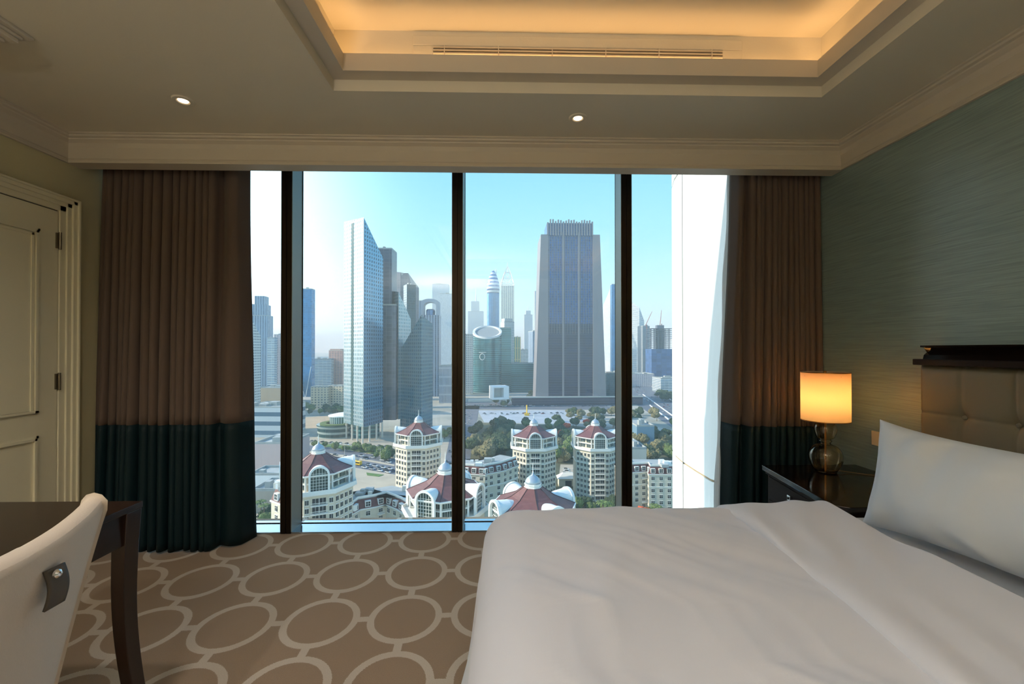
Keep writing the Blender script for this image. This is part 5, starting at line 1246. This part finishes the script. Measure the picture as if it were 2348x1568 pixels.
bus = thing('bus', 'yellow city bus on the road between the two left towers', 'bus', (A + B) / 2 + Vector((0, 0, .16)), math.atan2(d_.y, d_.x)); yel = em('bus_yellow', (236, 190, 40), .4)
obj('bus_body', bx((-6, -1.25, .4), (6, 1.25, 3.1)), yel, bus, bevel=.2); obj('window_band', bx((-5.6, -1.29, 1.6), (5.6, 1.29, 2.5)), wing, bus); obj('roof_pod', bx((-2, -.8, 3.1), (2, .8, 3.4)), yel, bus)
for x_ in (-3.8, 3.6):
    for y_ in (-1.1, 1.1): w_ = link('wheel', WHL[0], bus, (x_ + 1.35 * 1.4, y_ + .8, 0)); w_.scale = (1.4, 1, 1.4)
for i, (u, v) in enumerate(((700, 1033), (790, 1045), (872, 1060), (1010, 1112), (640, 1028))):
    p = gp(u, v); t_ = thing('street_lamp', ('street lamp at the left end of the bus road', 'street lamp beside the yellow bus', 'street lamp over the queue of cars', 'street lamp at the street corner by the middle mullion', 'street lamp left of the first mullion')[i], 'street lamp', p, 0, 'street lamps along the bus road')
    obj('pole', MB().tube([(0, 0, 0), (0, 0, 10)], [.16, .09], 6), conc, t_); obj('arm', MB().tube([(-2, 0, 10.2), (0, 0, 10), (2, 0, 10.2)], .08, 5), conc, t_)
p = gp(1208, 953); rg = thing('drilling_rig', 'yellow drilling rig on the pale lot before the massive tower', 'machine', p); obj('mast', MB().tube([(0, 0, 1), (0, 0, 14)], .8, 4), yel, rg); obj('cab', bx((-3, -2, .4), (3, 2, 3.4)), yel, rg)
p = gp(1302, 1112); gh = thing('gatehouse', 'small cream gatehouse between the pair of red roofed towers', 'building', p); obj('walls', bx((-6, -3, 0), (6, 3, 5)), vcream, gh); obj('hip_roof', MB().prism([(-7, -4), (7, -4), (7, 4), (-7, 4)], 5, 8, taper=[(-3, -.5), (3, -.5), (3, .5), (-3, .5)]), vwhite, gh); obj('archway', bx((-2, -3.1, 0), (2, -2.9, 3.6)), wing, gh)
# highway parapets
for (a_, b_) in (((1474, 905), (1600, 996)), ((1480, 876), (1600, 962)), ((1490, 930), (1600, 1014))):
    A, B = gp(*a_), gp(*b_); d_ = (B - A); L_ = d_.length; o = obj('barrier', bx((0, -.5, 0), (L_, .5, 1.6)), whitep, None, (A.x, A.y, G), math.atan2(d_.y, d_.x)); tag(o, 'long white concrete barrier along the highway in the fourth pane', 'barrier', 'white barriers along the highway')
# white fence by the yard
A, B = gp(578, 1198), gp(640, 1212); d_ = B - A; fe = thing('garden_fence', 'white post fence round the yard at the bottom of the left pane', 'fence', A, math.atan2(d_.y, d_.x))
for i in range(9): obj('post', bx((i * d_.length / 8, -.2, 0), (i * d_.length / 8 + .4, .2, 2.6)), whitep, fe)
obj('rail', bx((0, -.1, 1.2), (d_.length, .1, 2.2)), em('fence_teal', (90, 130, 130)), fe)
# ---- white outdoor pillar just beyond the glass
pil = [aty(1660, 1111, 3.42), ]
side = [(1.80, 3.42), (1.735, 3.6), (1.732, 3.9), (1.74, 4.2), (1.775, 4.45), (1.84, 4.68), (1.94, 4.83), (2.08, 4.93), (2.3, 4.98), (2.9, 4.9), (3.1, 4.4), (3.1, 3.42)]
pl = thing('outdoor_pillar', 'bright white rounded cladding pillar just outside the window at right', 'pillar', (2.3, 4.2, -3)); pl['kind'] = 'structure'
clad = mat('white_cladding', lin((216, 220, 220)), .5)
def sp_in(g_): return [(x_ - 2.3 + g_ * (1 if x_ < 2.3 else -1), y_ - 4.2 - g_ * (1 if y_ > 4.5 else 0)) for x_, y_ in side]
for z0, z1 in ((-3, .205), (.225, 3.045), (3.065, 6)):
    obj('cladding_panel', MB().prism(sp_in(0)[::-1], z0 + 3, z1 + 3), clad, pl, smooth='auto')
obj('joint', MB().prism(sp_in(.012)[::-1], 3.20, 3.23), em('joint_brown', (150, 130, 100)), pl); obj('joint', MB().prism(sp_in(.012)[::-1], 6.04, 6.07), em('joint_brown', (150, 130, 100)), pl)
obj('seam', bx((1.735 - 2.3, 4.155 - 4.2, 0), (1.75 - 2.3, 4.163 - 4.2, 9)), em('joint_grey', (120, 120, 116)), pl)
# ---- haze
hz = bpy.data.materials.new('haze'); hz.use_nodes = True; t = hz.node_tree; t.nodes.clear()
vs = t.nodes.new('ShaderNodeVolumeScatter'); vs.inputs['Color'].default_value = (.76, .94, 1, 1); vs.inputs['Density'].default_value = 2.6e-4; vs.inputs['Anisotropy'].default_value = 0
oo = t.nodes.new('ShaderNodeOutputMaterial'); t.links.new(vs.outputs[0], oo.inputs['Volume'])
hb_ = obj('haze', bx((-9000, 14, G - 5), (9000, 11000, 330)), hz); tag(hb_, 'thin pale haze over the city', 'haze', kind='stuff')
